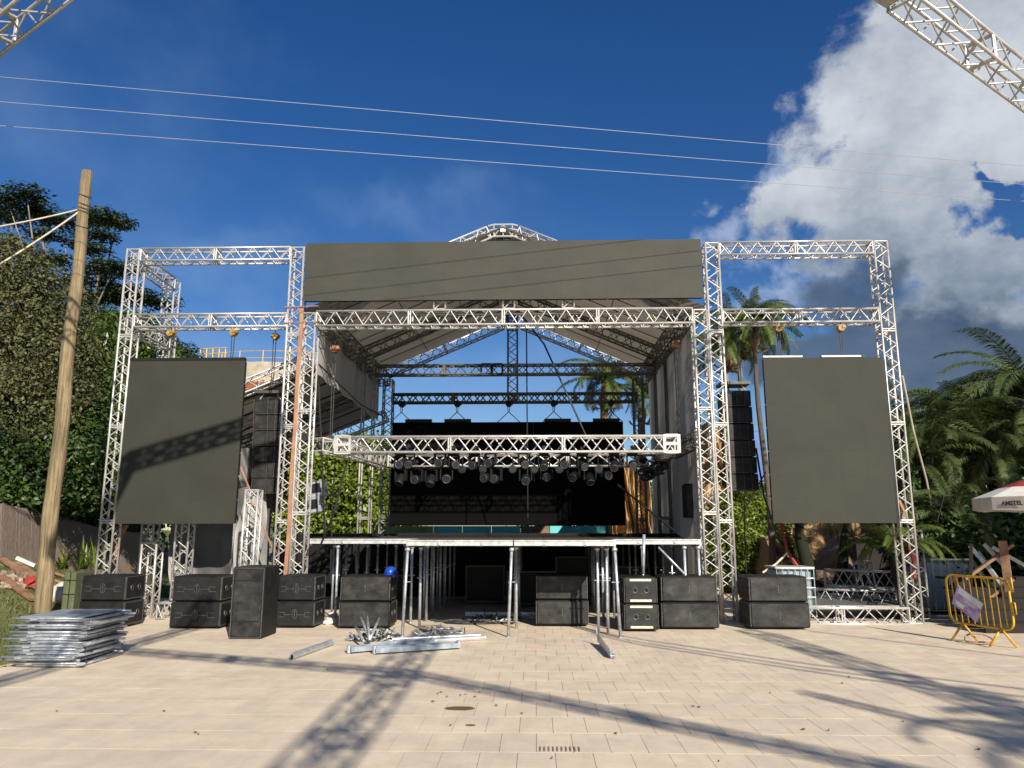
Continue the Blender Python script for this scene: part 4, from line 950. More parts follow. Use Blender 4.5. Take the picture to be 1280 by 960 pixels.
# bent truss whose shadow lies on the left screen
c1 = toward_sun(at(305, 535, YF-.34), HO)
truss('overhead_truss', 'high overhead truss behind the camera that shades the left screen', kink, c1+(c1-kink)*.35, .25, side=(0, 0, 1), fine=False, group=GO, step=.3, rc=.04, rb=.03)
truss('overhead_truss', 'high overhead truss running straight back from the bend behind the camera', kink, kink+Vector((.7, -4, 0)), .25, side=(1, 0, 0), fine=False, group=GO, step=.3, rc=.04, rb=.03)

# ================================================================ VEGETATION
def leaf_mesh(name, clumps, n, size, m, parent, flat=0, aspect=2.0, droop=.2, hollow=.35, facing=None):
    wts = np.array([c[3]*c[4]*c[5] for c in clumps])**.67; wts /= wts.sum(); idx = NR.choice(len(clumps), n, p=wts); C = np.array(clumps)[idx]
    d = NR.normal(size=(n, 3)); d /= np.linalg.norm(d, axis=1)[:, None]; r = NR.uniform(hollow, 1, n)**.6; r *= 1+.18*np.sin(d[:, 0]*7+C[:, 0]*3)*np.cos(d[:, 2]*6+C[:, 1]*5)
    # sub-clumping: pull leaves toward random twig centres
    tw = NR.normal(size=(len(clumps), 26, 3)); tw /= np.linalg.norm(tw, axis=2)[:, :, None]; tk = NR.integers(0, 26, n); T = tw[idx, tk]; mixv = NR.uniform(.25, .75, n)[:, None]
    d2 = d*(1-mixv)+T*mixv; d2 /= np.linalg.norm(d2, axis=1)[:, None]
    P = C[:, :3]+d2*C[:, 3:6]*r[:, None]
    nrm = d2*.6+NR.normal(size=(n, 3))*.55+np.array([0, 0, .45+flat]); nrm /= np.linalg.norm(nrm, axis=1)[:, None]
    a = NR.normal(size=(n, 3)); a[:, 2] -= droop*2; u = a-nrm*(a*nrm).sum(1)[:, None]; u /= np.linalg.norm(u, axis=1)[:, None]; v = np.cross(nrm, u)
    L_ = size*NR.uniform(.6, 1.3, n)[:, None]; wv = L_/aspect
    V = np.empty((n, 4, 3)); V[:, 0] = P-u*L_*.5; V[:, 1] = P+v*wv*.5-nrm*wv*.12; V[:, 2] = P+u*L_*.5; V[:, 3] = P-v*wv*.5-nrm*wv*.12
    o = link_mesh(name, V.reshape(-1, 3), np.arange(4*n).reshape(-1, 4), m, parent); return o
def tree(label, base, clumps, n, size, m, name='tree', cat='tree', trunk=.25, group=None, bark='bark', core=True, **k):
    base = Vector(base); t = thing(name, label, cat, base, group)
    cl = [tuple(c) for c in clumps]; cen = Vector(np.array(cl)[:, :3].mean(0)); fork = base.lerp(cen, .45); fork.z = base.z+(cen.z-base.z)*.45
    MB().tube([base-Vector((0, 0, .3)), base.lerp(fork, .5)+Vector((.1, 0, 0)), fork], [trunk*1.25, trunk, trunk*.75], 9).build('trunk', bark, t, True)
    lb = MB()
    for c in cl:
        e = Vector(c[:3]); mid = fork.lerp(e, .5)+Vector((random.uniform(-.5, .5), random.uniform(-.3, .3), random.uniform(-.5, .1))); q3 = fork.lerp(e, .78)+Vector((random.uniform(-.3, .3), 0, random.uniform(-.3, .0))); lb.tube([fork-Vector((0, 0, .1)), mid, q3, e], [trunk*.4, trunk*.2, trunk*.12, trunk*.05], 6)
        for _ in range(3):
            dd = Vector((random.gauss(0, 1), random.gauss(0, 1), random.gauss(.3, .6))).normalized(); lb.tube([e-dd*.1, e+Vector((dd.x*c[3], dd.y*c[4], dd.z*c[5]))*.8], [trunk*.12, trunk*.03], 5)
    lb.build('branches', bark, t, True)
    o = leaf_mesh('crown', cl, n, size, m, t, **k); return t
def C(px, py, y, rx, rz, ry=None): p = at(px, py, y); return (p.x, p.y, p.z, rx, ry or rx, rz)
# left trees
tree('tall feathery dark tree rising highest at the far left', at(60, 640, 28)-Vector((0, 0, 2)),
     [C(px_+random.uniform(-8, 8), py_+random.uniform(-5, 5), 27+random.uniform(-1.2, 1.2), random.uniform(.7, 1.15), random.uniform(.22, .36)) for px_, py_ in
      ((2, 248), (34, 244), (12, 270), (48, 262), (-20, 262), (80, 275), (110, 268), (140, 272), (150, 276), (128, 290), (60, 290), (20, 300), (92, 300), (-30, 300), (116, 312), (40, 322), (76, 326), (100, 345), (132, 332), (150, 336), (140, 352), (118, 366), (60, 350), (150, 372), (165, 366), (128, 392), (158, 395), (178, 405), (170, 425), (190, 440), (205, 428), (222, 442), (235, 452), (145, 420), (120, 430), (10, 340), (-20, 330), (90, 375), (60, 385), (30, 370), (185, 380), (215, 470), (190, 470))],
          26000, .19, 'leaf_top', trunk=.3, flat=1.2, aspect=2.2, hollow=.0, bark='palebark')
tree('dry olive brown bushy tree at the left edge', at(20, 660, 20),
     [C(10, 340, 20, 1.4, 1.1), C(40, 380, 20, 1.3, 1.2), C(-30, 380, 20, 2, 2), C(60, 430, 20.5, 1.2, 1.2), C(10, 440, 19.5, 1.6, 1.4), C(70, 490, 20.5, 1.1, 1.0), C(20, 510, 19.5, 1.6, 1.2), C(95, 460, 21, 1.0, 1.2), C(80, 390, 21, 1.1, 1.0)],
     42000, .11, 'leaf_olive', trunk=.25, aspect=2.0, hollow=.3)
tree('broad dark green mango tree behind the left outer tower', at(130, 680, 24),
     [C(120, 440, 24, 1.5, 1.2), C(140, 500, 23.5, 1.6, 1.4), C(110, 540, 23, 1.5, 1.3), C(150, 570, 23.5, 1.5, 1.2), C(120, 590, 22.8, 1.5, 1.0), C(160, 430, 25, 1.6, 1.2), C(200, 470, 26, 1.6, 1.3), C(180, 540, 25, 1.6, 1.6), C(90, 500, 23, 1.4, 1.3), C(105, 620, 23.5, 1.4, .7), C(170, 610, 24, 1.5, .9), C(220, 560, 26, 1.6, 1.6)],
     52000, .20, 'leaf_mid', trunk=.3, aspect=3.2, droop=.5, hollow=.25)
tree('dark glossy tree at the far left below the olive tree', at(10, 690, 21),
     [C(0, 560, 20, 1.6, 1.2), C(40, 590, 20, 1.4, 1.1), C(-50, 560, 20, 2, 2), C(75, 560, 20.5, 1.3, 1.2), C(20, 620, 20, 1.4, .6), C(70, 615, 21, 1.3, .7), C(90, 520, 22, 1.4, 1.1), C(45, 520, 21, 1.3, 1.0)],
     34000, .15, 'leaf_dark', trunk=.25, aspect=2.0, hollow=.3)
tree('dense dark trees closing the view behind the left trees', (-19, 31, 0),
     [C(x_, y_, 31+random.uniform(-1, 1), 2.6, 2.2) for x_ in range(-120, 200, 55) for y_ in (475, 530, 600, 650)], 40000, .27, 'leaf_dark', trunk=.3, name='tree', aspect=1.6, hollow=.0)
# behind the stage
tree('bright green tree filling the opening left of the LED wall', at(430, 690, 34.5),
     [C(x_, y_, 34+random.uniform(-.6, .6), 1.3, 1.25) for x_ in (330, 365, 400, 435, 468, 495) for y_ in (575, 610, 645)]+[C(370, 560, 34, 1.1, .9)],
     46000, .2, 'leaf_bright', trunk=.25, aspect=1.7, hollow=.35)
tree('dense green bush between the right tower and right screen', at(935, 725, 23.8),
     [C(915, 640, 23.6, .8, .8), C(940, 640, 23.6, .8, .8), C(960, 665, 23.3, .7, .8), C(925, 680, 23.2, .9, .9), C(955, 705, 23.2, .8, .8), C(905, 700, 23.4, .8, 1.0), C(972, 690, 23.5, .5, .5), C(912, 735, 23.4, .6, .5)],
     36000, .125, 'leaf_bright', name='bush', cat='bush', trunk=.08, aspect=2.4, hollow=.3)
# palms
def frond_mesh(L_=2.6, n=58, lw=.74, droop=.9, wid=.028, dry=False, m='frond'):
    V = []; Fc = []; pts = []
    for k in range(n+1):
        s_ = k/n; ang = .75-s_*(droop+.75)*1.15; pts.append((s_, ang))
    p = Vector((0, 0, 0)); P_ = [p.copy()]; T_ = []
    for s_, ang in pts[:-1]: d = Vector((math.cos(ang), 0, math.sin(ang))); p = p+d*L_/n; P_.append(p.copy()); T_.append(d)
    T_.append(T_[-1])
    mb = MB(); mb.tube(P_[::4]+[P_[-1]], [.03*(1-.85*i/(len(P_[::4]))) for i in range(len(P_[::4])+1)], 5, False)
    for k in range(6, n+1):
        s_ = k/n; ll = lw*math.sin(min(1, s_*1.25+.12)*math.pi*.5)*(1.05-s_*.75)
        if dry: ll *= .7
        for sd in (-1, 1):
            for q in (0, .5):
                o = P_[k]+(T_[k]*L_/n*q); up = Vector((-T_[k].z, 0, T_[k].x)); jit = random.uniform(-.18, .18)
                dr = (T_[k]*(.55+jit)+Vector((0, sd, 0))*.85+up*(.30+jit-.15*(q > 0))).normalized(); mid = o+dr*ll*.55; tip = o+dr*ll*.95-Vector((0, 0, ll*random.uniform(.25, .5))); wv = T_[k]*wid*.5
                mb.add([o-wv*.5, o+wv*.5, mid+wv, mid-wv, tip], [(0, 1, 2, 3), (3, 2, 4)])
    me = bpy.data.meshes.new('frond'); me.from_pydata([tuple(v) for v in mb.v], [], mb.f); me.materials.append(M[m]); return me
FR = {}
for key, kw in dict(a=dict(), b=dict(L_=2.2, droop=1.3), c=dict(L_=2.9, droop=.65, lw=.55)).items():
    for mk in ('frond', 'frond_dark'): FR[key+mk] = frond_mesh(m=mk, **kw)
FR['dry'] = frond_mesh(L_=1.7, droop=2.2, lw=.4, dry=True, m='dry')
def palm(label, base, top, n=22, sc=1.0, mk='frond', r=.16, dry=6, lo=-.35, hi=1.15, tm='bark', group='palm trees', bulge=True):
    base = Vector(base); top = Vector(top); t = thing('palm_tree', label, 'palm', base, group)
    k = 10; mid = [base.lerp(top, i/k)+Vector((.08*math.sin(i*.6), 0, 0)) for i in range(k+1)]
    MB().tube(mid, [r*(1.3-.5*i/k+(.05 if i % 2 else 0)) for i in range(k+1)], 10).build('trunk', tm, t, True)
    for i in range(n+dry):
        isd = i >= n; e = R(-75)+random.uniform(0, .4) if isd else lo+(hi-lo)*((i+.5)/n); az_ = i*2.399+random.uniform(-.2, .2)
        o = bpy.data.objects.new('dry_frond' if isd else 'frond', FR['dry'] if isd else FR[random.choice('abc')+mk]); COL.objects.link(o); o.parent = t
        s_ = sc*random.uniform(.85, 1.12); o.location = mid[-1]-base+Vector((0, 0, -.15 if isd else .05))
        o.rotation_euler = Matrix.Rotation(az_, 3, 'Z').to_euler(); o.rotation_euler = (Matrix.Rotation(az_, 3, 'Z') @ Matrix.Rotation(-e+.25, 3, 'Y') @ Matrix.Rotation(random.uniform(-.4, .4), 3, 'X')).to_euler(); o.scale = (s_, s_, s_)
    return t
def P2(px, py, y, zb=0.): p = at(px, py, y); return (p.x, p.y, zb), p
palm('tall palm with arching crown right of the inner right tower', *P2(945, 408, 21), n=38, sc=.60, r=.07, dry=3, hi=.95)
palm('palm with a hanging ragged crown behind the right tower pair', *P2(908, 432, 25), n=30, sc=.72, r=.10, dry=16, tm='palebark')
palm('slim palm left of the right screen seen over the hanging speakers', *P2(925, 418, 26), n=28, sc=.7, r=.09, dry=14, tm='palebark')
palm('palm with ragged dry skirt seen through the stage roof opening', *P2(757, 480, 28), n=22, sc=.80, r=.17, dry=8, tm='dry')
palm('second palm seen beside the back right roof tower', *P2(803, 500, 29), n=18, sc=.9, r=.15, dry=3)
palm('palm behind the camera at right whose fronds shade the paving', (toward_sun(atz(1600, 960), 5.2).x, toward_sun(atz(1600, 960), 5.2).y, 0), toward_sun(atz(1600, 960), 5.2), n=20, sc=.9, dry=0, lo=-.2, hi=.8)
palm('small palm crown just above the top edge of right screen', *P2(1083, 470, 25), n=12, sc=.5, dry=0)
palm('coconut palm with fan of lit fronds right of the far right tower', *P2(1205, 530, 22), n=34, sc=.95, dry=3, hi=.95)
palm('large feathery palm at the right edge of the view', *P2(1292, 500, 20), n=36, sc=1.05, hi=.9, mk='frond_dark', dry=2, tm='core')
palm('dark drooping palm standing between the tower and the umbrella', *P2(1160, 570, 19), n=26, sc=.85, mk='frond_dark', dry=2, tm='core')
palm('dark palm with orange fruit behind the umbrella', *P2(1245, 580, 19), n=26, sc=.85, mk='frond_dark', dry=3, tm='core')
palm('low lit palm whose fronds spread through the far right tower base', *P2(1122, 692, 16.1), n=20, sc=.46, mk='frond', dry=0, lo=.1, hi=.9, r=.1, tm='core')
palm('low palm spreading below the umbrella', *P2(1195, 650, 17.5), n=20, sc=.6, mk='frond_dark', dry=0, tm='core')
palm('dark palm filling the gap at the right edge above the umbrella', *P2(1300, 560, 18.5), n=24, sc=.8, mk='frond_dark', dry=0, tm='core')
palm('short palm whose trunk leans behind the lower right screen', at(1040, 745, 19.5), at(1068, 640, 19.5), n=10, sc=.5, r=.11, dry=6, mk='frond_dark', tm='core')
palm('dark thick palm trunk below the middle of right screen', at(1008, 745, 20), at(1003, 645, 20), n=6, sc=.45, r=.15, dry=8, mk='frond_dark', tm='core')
q = at(1250, 598, 18.6); fm = MB()
for k in range(40): fm.ball(q+Vector((random.gauss(0, .10), random.gauss(0, .08), random.gauss(-.1, .16))), .035, 6, 4)
tag(fm.build('palm_fruit', 'orange'), 'hanging cluster of orange palm fruit behind the umbrella', 'fruit')
tree('dark mass of trees behind the palms on the right', (13, 30, 0),
     [C(x_, y_, 29+random.uniform(-1, 1), 2.0, 1.6) for x_ in range(1130, 1440, 50) for y_ in (560, 615, 665)]+[C(1180, 560, 28, 1.8, 1.0), C(1250, 540, 28, 2, 1.4)], 26000, .38, 'leaf_dark', aspect=2.5, hollow=.0, core=False)
tree('dark undergrowth shrubs behind the umbrella and timber', (11, 18.2, 0),
     [C(x_, y_, 18+random.uniform(-.4, .4), .9, .7) for x_ in range(1150, 1420, 40) for y_ in (665, 715, 760)], 26000, .2, 'leaf_dark', name='bush', cat='bush', aspect=2.5, hollow=.0, trunk=.08, core=False)
tree('background trees behind the stage on the right horizon', (6, 40, 0), [C(x_, 640, 40, 2.6, 2.0) for x_ in range(700, 1150, 70)], 12000, .4, 'leaf_dark', aspect=2, hollow=0)
tree('big leafy tree behind the camera at right that shades the corner under the palms', (15.8, 6.8, 0), [(15.8+random.uniform(-1.3, 1.3), 6.9+random.uniform(-1.3, 1.3), random.uniform(6.2, 9), 1.5, 1.5, 1.2) for _ in range(9)], 9000, .32, 'leaf_dark', aspect=1.8, hollow=0)
# agave by the fence
ag = thing('agave', 'spiky green plant with sword leaves in front of the brushwood fence', 'plant', at(100, 712, 17.2))
c0_ = at(102, 712, 17.2)
for k in range(58):
    c_ = c0_+Vector((random.choice((-.42, 0, .38)), random.uniform(-.2, .2), 0)); a = random.uniform(0, 6.28); e = random.uniform(.5, 1.5); L_ = random.uniform(.5, .95); d = Vector((math.cos(a)*math.cos(e), math.sin(a)*math.cos(e), math.sin(e))); sd = d.cross(Vector((0, 0, 1))).normalized()*.022
    m_ = MB(); mid = c_+d*L_*.5; tip = c_+d*L_-Vector((0, 0, .12*L_)); m_.add([c_-sd, c_+sd, mid+sd*1.2, mid-sd*1.2, tip, mid-Vector((0, 0, .012))], [(0, 1, 2, 5, 3), (3, 5, 2, 4)]); m_.build('sword_leaf', 'leaf_bright' if k % 2 else 'leaf_mid', ag)

# ================================================================ LEFT BANK: fence and rubble
fp = [(at(-170, 672, 14.5)), (at(0, 682, 18)), at(66, 700, 21), at(130, 718, 24), at(182, 712, 27.5)]
ft_ = [at(-170, 600, 14.5), at(0, 629, 18), at(66, 645, 21), at(130, 662, 24), at(182, 668, 27.5)]
fe = thing('brushwood_fence', 'brown brushwood fence climbing the bank on the left', 'fence', fp[1])
bm_ = []
for (a, b, c, d) in zip(fp, fp[1:], ft_, ft_[1:]):
    n_ = int((b-a).length/.085)
    for k in range(n_):
        m0, m1 = a.lerp(b, k/n_), a.lerp(b, (k+.98)/n_); t0, t1 = c.lerp(d, k/n_), c.lerp(d, (k+.98)/n_); j = random.uniform(-.03, .03); th = Vector((.02, .05, 0)); s_ = Vector((0, random.uniform(-.005, .005), 0))
        bm_.append(([m0-Vector((0, 0, .3))+s_, m1-Vector((0, 0, .3))+s_, t1+Vector((0, 0, j))+s_, t0+Vector((0, 0, j))+s_], th))
bm_.sort(key=lambda q: q[0][0].y); restf = MB()
for i, (q, th) in enumerate(bm_):
    tgt = MB() if i < 260 else restf
    V = q+[p+th for p in q]; tgt.add(V, [(0, 1, 2, 3), (7, 6, 5, 4), (0, 4, 5, 1), (1, 5, 6, 2), (2, 6, 7, 3), (3, 7, 4, 0)])
    if i < 260: tgt.build('slat', 'fence', fe)
if restf.v: stuff(restf.build('slats', 'fence', fe))
def onb(px, py, lo=9, hi=24):                         # where the line of sight meets the bank
    for k in range(300):
        y = lo+(hi-lo)*k/300; p = at(px, py, y)
        if p.z <= terrain(p.x, y)+.02: return p
    return at(px, py, hi)
plk = [(2, 702, 60, 742, 'long brown plank lying highest on the bank'), (0, 724, 42, 754, 'dark plank lowest on the bank left of the pole'), (18, 707, 66, 735, 'plank beneath the white bar on the bank'),
       (48, 722, 88, 735, 'thick plank right of the pole base'), (50, 730, 84, 742, 'second plank right of the pole base'), (56, 716, 90, 727, 'upper plank right of the pole base'), (40, 738, 82, 745, 'short plank above the sacks')]
for a_, b_, c_, d_, lb in plk:
    p, q = onb(a_, b_), onb(c_, d_); dd = q-p; tag(MB().box((p+q)/2+Vector((0, 0, .07)), (dd.length, .16, .05), dd.to_track_quat('X', 'Z').to_matrix()).build('plank', 'plank'), lb, 'plank', 'planks on the bank')
p, q = onb(20, 706), onb(43, 716); tag(MB().box((p+q)/2+Vector((0, 0, .16)), ((q-p).length, .1, .07), (q-p).to_track_quat('X', 'Z').to_matrix()).build('white_bar', 'white'), 'white plastic bar lying across the planks on the bank', 'bar')
for px, py, lb, rr in ((74, 750, 'white sack slumped beside the pole base', .22), (66, 743, 'small pale sack touching the pole', .16), (79, 741, 'upper pale sack behind the slumped one', .2)):
    p = onb(px, py+4); tag(MB().ball(p+Vector((0, 0, rr*.7)), (rr*1.1, rr, rr*.85), 14, 9, .06).build('sack', 'sack', None, True), lb, 'sack', 'sacks at the pole')
rm = MB(); 
for k in range(120):
    p = onb(random.uniform(2, 40), random.uniform(718, 736)); s_ = random.uniform(.03, .09); rm.box(p+Vector((0, 0, .03)), (s_*2, s_, s_*.6), Matrix.Rotation(random.uniform(0, 3), 3, (random.random(), random.random(), 1)))
stuff(tag(rm.build('rubble', 'rubble'), 'heap of broken reddish rubble on the grass bank', 'rubble'))
for lb, px, py, m_ in (('crumpled red cloth among the rubble left of the pole', 37, 734, 'red'), ('red plastic sheet behind the leftmost speaker stack', 112, 711, 'red'), ('crumpled white and red sheet by the left outer tower foot', 128, 708, 'white')):
    p = onb(px, py); tag(MB().ball(p+Vector((0, 0, .1)), (.28 if px > 100 else .14, .2, .12), 12, 7, .3).build('crumpled_sheet', m_), lb, 'sheet')
t = thing('green_panel', 'green ribbed steel panel standing beside the leftmost speaker stack', 'panel', at(93, 762, 14.4))
for k in range(2):
    a = at(88+k*8, 760, 14.45); c_ = MB().bbox((a.x+.0, 14.45, .50), (.10, .45, .98), .02).build('upright', 'green', t)
c_ = MB()
for z in (.3, .6, .85): c_.box((a.x-.06, 14.22, z), (.24, .012, .012))
c_.build('wire_band', 'cable', t)
# tarpaulins behind the left screen
def hang(label, P00, P10, P01, P11, m='tarp', name='tarpaulin', amp=.10):
    f = lambda u, v: Vector(P00).lerp(Vector(P10), u).lerp(Vector(P01).lerp(Vector(P11), u), v)+Vector((0, -amp*math.sin(u*9+v*4)*math.sin(v*3.1+.3)+amp*.4*math.sin(u*23+v*7), 0))
    nu = nv = 22; V = []
    for s_ in (0, .02):
        for j in range(nv+1): V += [f(i/nu, j/nv)+Vector((0, s_, 0)) for i in range(nu+1)]
    n0 = (nu+1)**2; Fc = [(a, a+1, a+nu+2, a+nu+1) for j in range(nv) for i in range(nu) for a in (j*(nu+1)+i,)]
    tag(MB().add(V, Fc+[tuple(k+n0 for k in q)[::-1] for q in Fc]).build(name, m, None, True), label, 'tarpaulin')
hang('large dark grey tarpaulin hanging below the left screen', at(214, 768, 16.6), at(338, 768, 16.6), at(214, 636, 16.6), at(338, 600, 16.6))
hang('pale folded tarpaulin edge hanging right of the left screen', at(288, 718, 16.2), at(322, 718, 16.2), at(306, 620, 16.3), at(335, 590, 16.3), 'wallfab', amp=.16)
hang('light grey tarpaulin fold at the foot of the left upright', at(214, 745, 16.2), at(236, 745, 16.2), at(210, 690, 16.3), at(212, 688, 16.3), 'wallfab', amp=.05)
hang('dark tarpaulin closing the side below the left lean-to roof', at(300, 640, 17.2), at(350, 640, 17.2), at(300, 560, 17.2), at(350, 560, 17.2), 'tarp')
tag(MB().box((-5.75, 17.0, .5), (2.0, .1, 1.0)).build('dark_panel', 'skirt'), 'low black panel standing behind the left speaker stacks', 'panel')

# ================================================================ RIGHT SIDE
def rock(label, x0, x1, y, hf, m='rock', name='rock_wall', dep=1.2, seed=1):
    rs = random.Random(seed); nu, nv = 44, 16; V = []
    ph = [rs.uniform(0, 6) for _ in range(8)]
    def f(u, v):
        x = x0+(x1-x0)*u; h = hf(u); b = .35*math.sin(u*11+ph[0])*math.sin(v*3+ph[1])+.18*math.sin(u*29+ph[2]+v*5)+.10*math.sin(u*61+v*17+ph[3])+.05*rs.uniform(-1, 1)
        return Vector((x+.06*math.sin(v*9+u*7), y+b-.4*(1-v)+.5*v, -.1+h*v+.05*math.sin(u*41+v*9)))
    for j in range(nv+1): V += [f(i/nu, j/nv) for i in range(nu+1)]
    n0 = len(V); V += [p+Vector((0, dep, 0)) for p in V[:n0]]; Fc = []
    for j in range(nv):
        for i in range(nu): a = j*(nu+1)+i; Fc.append((a, a+1, a+nu+2, a+nu+1)); Fc.append((a+n0, a+nu+1+n0, a+nu+2+n0, a+1+n0))
    for i in range(nu): a = nv*(nu+1)+i; Fc.append((a, a+1, a+1+n0, a+n0))
    for j in range(nv):
        for i in (0, nu): a = j*(nu+1)+i; b_ = a+nu+1; Fc.append((a, b_, b_+n0, a+n0))
    return tag(MB().add(V, Fc).build(name, m, None, False), label, 'rock')
rock('orange brown artificial rock wall behind the right screen', 5.2, 11.0, 25.2, lambda u: 2.7+.5*math.sin(u*8)+.3*math.sin(u*19), 'rock', seed=3)
rock('tall orange rock pillar between the hanging speakers and right screen', 5.7, 7.0, 26, lambda u: 5.0+.5*math.sin(u*5), 'rock', seed=5)
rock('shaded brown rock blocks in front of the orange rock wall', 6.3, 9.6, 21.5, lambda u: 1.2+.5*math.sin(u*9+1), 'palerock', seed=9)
rock('strip of orange rock seen between LED wall and back right tower', 2.5, 3.7, 25, lambda u: 4.0+.2*math.sin(u*7), 'rock', seed=11)
a = at(946, 570, 24.6); tag(MB().bbox((a.x, 24.6, a.z), (.5, .1, 1.6), .03).build('blue_sheet', 'bluetarp'), 'blue sheet hanging on the rock pillar beside the hanging speakers', 'sheet')
cb_ = MB()
for k in range(26): cb_.ball(atz(random.uniform(1015, 1045), random.uniform(752, 760), .05), (random.uniform(.05, .12), .08, .05), 7, 5, .25)
stuff(tag(cb_.build('crumpled_plastic', 'white'), 'crumpled white plastic sheet lying behind the right ground truss', 'plastic'))
tag(MB().box((6.2, 16.7, .30), (3.2, 1.6, .04), Matrix.Rotation(.10, 3, 'X')).build('ramp', mat('grey_ramp', (.10, .10, .095), .8)), 'dark grey ramp board behind the ground truss on the right', 'ramp')
def ibc(label, x0, x1, y, h):
    t = thing('water_tank', label, 'tank', ((x0+x1)/2, y, 0)); d = x1-x0
    MB().bbox(((x0+x1)/2, y+d/2, h/2+.06), (d-.05, d-.05, h-.12), .06).build('bottle', 'ibc', t)
    n_ = 6
    for k in range(n_+1): MB().tube([(x0+d*k/n_, y-.02, .08), (x0+d*k/n_, y-.02, h)], .010, 6).build('cage_bar', 'galv', t)
    for k in range(6): z = .1+(h-.1)*k/5; MB().tube([(x0, y-.035, z), (x1, y-.035, z), (x1+.02, y+d, z)], .010, 6).build('cage_bar', 'galv', t)
    MB().box(((x0+x1)/2, y+d/2, h+.02), (d+.04, d+.04, .03)).build('cage_top', 'alu', t)
ibc('pale blue caged water tank behind the rightmost speaker stack', at(968, 740, 15.9).x, at(1014, 740, 15.9).x, 15.7, 1.0)
ibc('pale blue caged water tank in shade between tower and yellow barrier', at(1155, 740, 17.0).x, at(1200, 740, 17.0).x+.25, 16.9, 1.12)
line('white rope draped from the rock over the right water tank', [at(985, 690, 16.4), at(970, 705, 16.2), at(953, 716, 16)], .02, 'rope', 'rope')
line('red and white strap knotted above the right water tank', [at(976, 655, 16.8), at(984, 690, 16.4), at(993, 702, 16.3), at(1000, 712, 16.2), at(1006, 716, 16.2)], .03, 'red', 'strap')
# umbrella
def umbrella():
    c = at(1308, 600, 14.8); c.y = 14.8; ztop = at(1290, 607, 14.8).z; t = thing('parasol', 'red and white parasol with black lettering at the right edge', 'parasol', (c.x, c.y, 0))
    MB().tube([(c.x, c.y, 0), (c.x, c.y, ztop)], .03, 8).build('pole', 'alu', t)
    R0 = 1.24; n_ = 8; off = R(13); zt_ = ztop+.28; zm = ztop-.08; ze = zt_-.50; zv = ze-.22
    P_ = lambda r, z, k: Vector((c.x+math.cos(2*math.pi*k/n_+off)*r, c.y+math.sin(2*math.pi*k/n_+off)*r, z))
    top = MB(); low = MB(); val = MB()
    for k in range(n_):
        top.add([(c.x, c.y, zt_), P_(R0*.62, zt_-.31, k), P_(R0*.62, zt_-.31, k+1)], [(0, 1, 2)])
        low.add([P_(R0*.62, zt_-.31, k), P_(R0, ze, k), P_(R0, ze, k+1), P_(R0*.62, zt_-.31, k+1)], [(0, 1, 2, 3)])
        a, b = P_(R0*1.005, ze, k), P_(R0*1.005, ze, k+1); v0 = Vector((0, 0, -.22)); m_ = (a+b)/2
        val.add([a, b, b+v0, m_+v0*1.12, a+v0], [(0, 1, 2, 3, 4)])
    for mb, nm, mm in ((top, 'canopy_top', 'red'), (low, 'canopy_skirt', 'white'), (val, 'valance', 'white')):
        mb.v += [(x+.0, y, z-.008) for x, y, z in mb.v]; nn = len(mb.v)//2; mb.f += [tuple(i+nn for i in f)[::-1] for f in mb.f]; o = mb.build(nm, mm, t)
    for k in range(n_): MB().tube([(c.x, c.y, zt_-.03), P_(R0, ze-.02, k)], .010, 5).build('rib', 'alu', t)
    # lettering on the valance panel that faces the plaza
    best = min(range(n_), key=lambda k: ((P_(R0, ze, k)+P_(R0, ze, k+1))/2-Vector((0, 0, ze))).length); a, b = P_(R0*1.012, ze-.125, best), P_(R0*1.012, ze-.125, best+1)
    if a.x > b.x: a, b = b, a
    cu = bpy.data.curves.new('lettering', 'FONT'); cu.body = 'AMSTEL'; cu.size = .10; cu.align_x = 'CENTER'; cu.align_y = 'CENTER'; cu.extrude = .002; cu.offset = .004
    to = bpy.data.objects.new('tmp', cu); COL.objects.link(to); dg = bpy.context.evaluated_depsgraph_get(); me = bpy.data.meshes.new_from_object(to.evaluated_get(dg)); bpy.data.objects.remove(to)
    me.materials.clear(); me.materials.append(M['lettering']); d = (b-a).normalized(); o = bpy.data.objects.new('lettering', me); COL.objects.link(o); o.parent = t
    ctr = a.lerp(b, .36); ang = math.atan2(d.y, d.x); nn = Vector((d.y, -d.x, 0)); o.location = ctr+nn*.012-Vector((c.x, c.y, 0)); o.rotation_euler = (R(90), 0, ang)
umbrella()
# timber and steps at right
yy = 14.9
tm_ = [(1212, 790, 1214, 680, 'upright dark post left of the timber pile', 'darkplank', .12), (1262, 740, 1253, 676, 'upright reddish plank leaning at the right', 'plank', .14), (1206, 724, 1266, 681, 'long plank slanting up to the right above the yellow barrier', 'plank', .10), (1225, 757, 1266, 724, 'lower plank slanting up to the right behind the yellow barrier', 'plank', .10)]
for x0_, y0_, x1_, y1_, lb, m_, wd in tm_:
    a, b = at(x0_, y0_, yy+.1), at(x1_, y1_, yy); yy += .12; tag(MB().box((a+b)/2, (wd, .05, (b-a).length), (b-a).to_track_quat('Z', 'Y').to_matrix()).build('timber', m_), lb, 'plank', 'timber pile on the right')
for i, (x0_, y0_, x1_, y1_) in enumerate(((1212, 682, 1256, 735), (1222, 690, 1245, 722), (1214, 700, 1240, 735), (1230, 680, 1262, 715), (1240, 684, 1290, 712))):
    a, b = at(x0_, y0_, 15.6), at(x1_, y1_, 15.4); tag(MB().box((a+b)/2, (.07, .07, (b-a).length), (b-a).to_track_quat('Z', 'Y').to_matrix()).build('metal_bar', ['galv', 'alu', 'green', 'alu_old', 'alu_old'][i]), ['thick grey', 'short bright', 'greenish', 'upper dull', 'rightmost dull'][i]+' metal bar slanting down to the right in the timber pile', 'bar', 'metal bars in the timber pile')
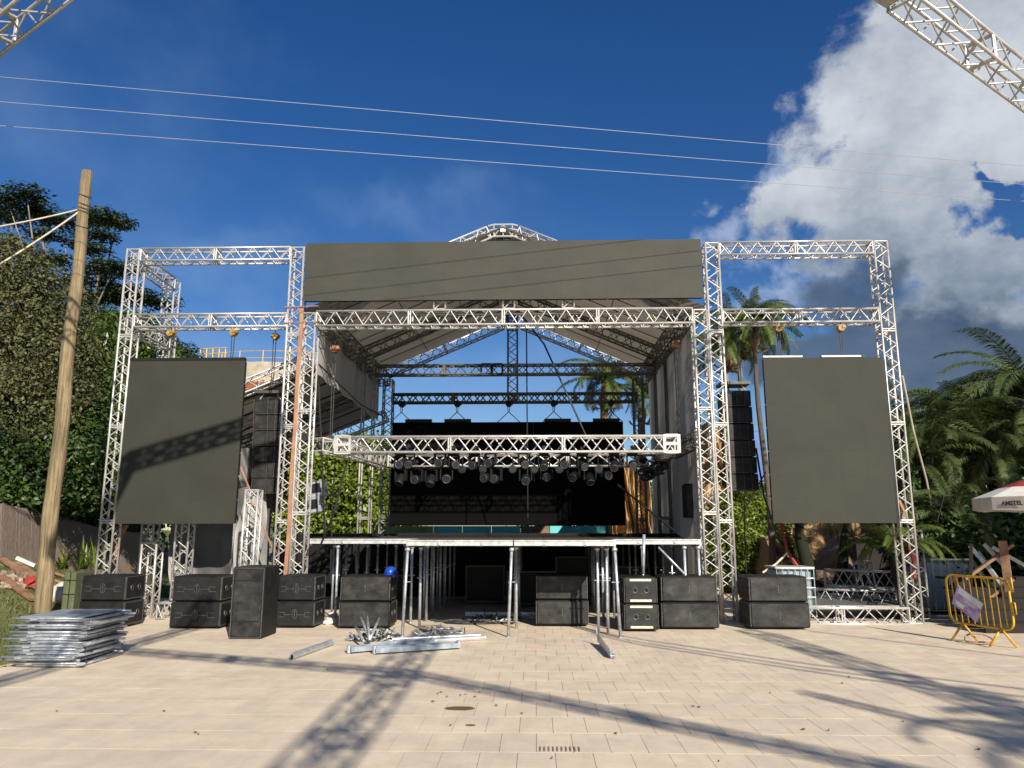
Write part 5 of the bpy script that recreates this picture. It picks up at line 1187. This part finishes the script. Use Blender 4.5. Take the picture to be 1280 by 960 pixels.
st = thing('timber_steps', 'dark brown timber steps and boards at the right edge', 'steps', (9.5, 15, 0))
for k in range(5):
    for b_ in range(2): MB().box((10.0+.08*k, 14.15+k*.42+b_*.2, .14+k*.17), (4.6, .19, .04)).build('board', 'darkplank', st)
    MB().box((10.0+.08*k, 14.06+k*.42, .06+k*.17), (4.5, .03, .14)).build('riser', 'darkplank', st)
tag(MB().box((10.3, 18.2, .6), (6.0, .2, 1.7)).build('dark_screen_wall', 'darkplank'), 'dark board wall behind the timber steps', 'wall')
hb = MB(); hb.tube([at(1180, 706, 16.4), at(1172, 650, 16.3), at(1180, 620, 16.3), at(1196, 618, 16.3), at(1190, 650, 16.3)], .012, 6); tag(hb.build('hose', 'steelblack'), 'grey looped conduit hanging in the dark palms', 'conduit')

# far building with railing behind the left screen
bd = thing('far_building', 'far cream and red building with a round railing behind the left screen', 'building', at(310, 640, 42))
cx, cy = at(308, 440, 42).x, 43.5; zb_ = at(308, 464, 42).z; 
MB().tube([(cx+1, cy, 0), (cx+1, cy, zb_-1.0)], 3.6, 24).build('lower_wall', 'brick', bd); MB().tube([(cx+1.4, cy, zb_-1.0), (cx+1.4, cy, zb_+.2)], 3.1, 24).build('upper_wall', 'pvc', bd)
rl = MB()
for dz in (.3, .75, 1.15):
    rl.tube([(cx+1+math.cos(a)*3.6, cy+math.sin(a)*1.6, zb_+dz) for a in np.linspace(0, 2*math.pi, 33)], .022, 5, False)
for a in np.linspace(0, 2*math.pi, 17): rl.tube([(cx+1+math.cos(a)*3.6, cy+math.sin(a)*1.6, zb_), (cx+1+math.cos(a)*3.6, cy+math.sin(a)*1.6, zb_+1.2)], .03, 5)
rl.build('railing', 'yellow', bd)
rl = MB(); q = at(250, 445, 41)
for k in range(5): rl.tube([q+Vector((k*.35, 0, -.2)), q+Vector((k*.35, 0, .4))], .035, 5)
for z in (-.2, .1, .4): rl.tube([q+Vector((0, 0, z)), q+Vector((1.5, 0, z+.05))], .035, 5)
rl.build('stair_rail', 'yellow', bd)
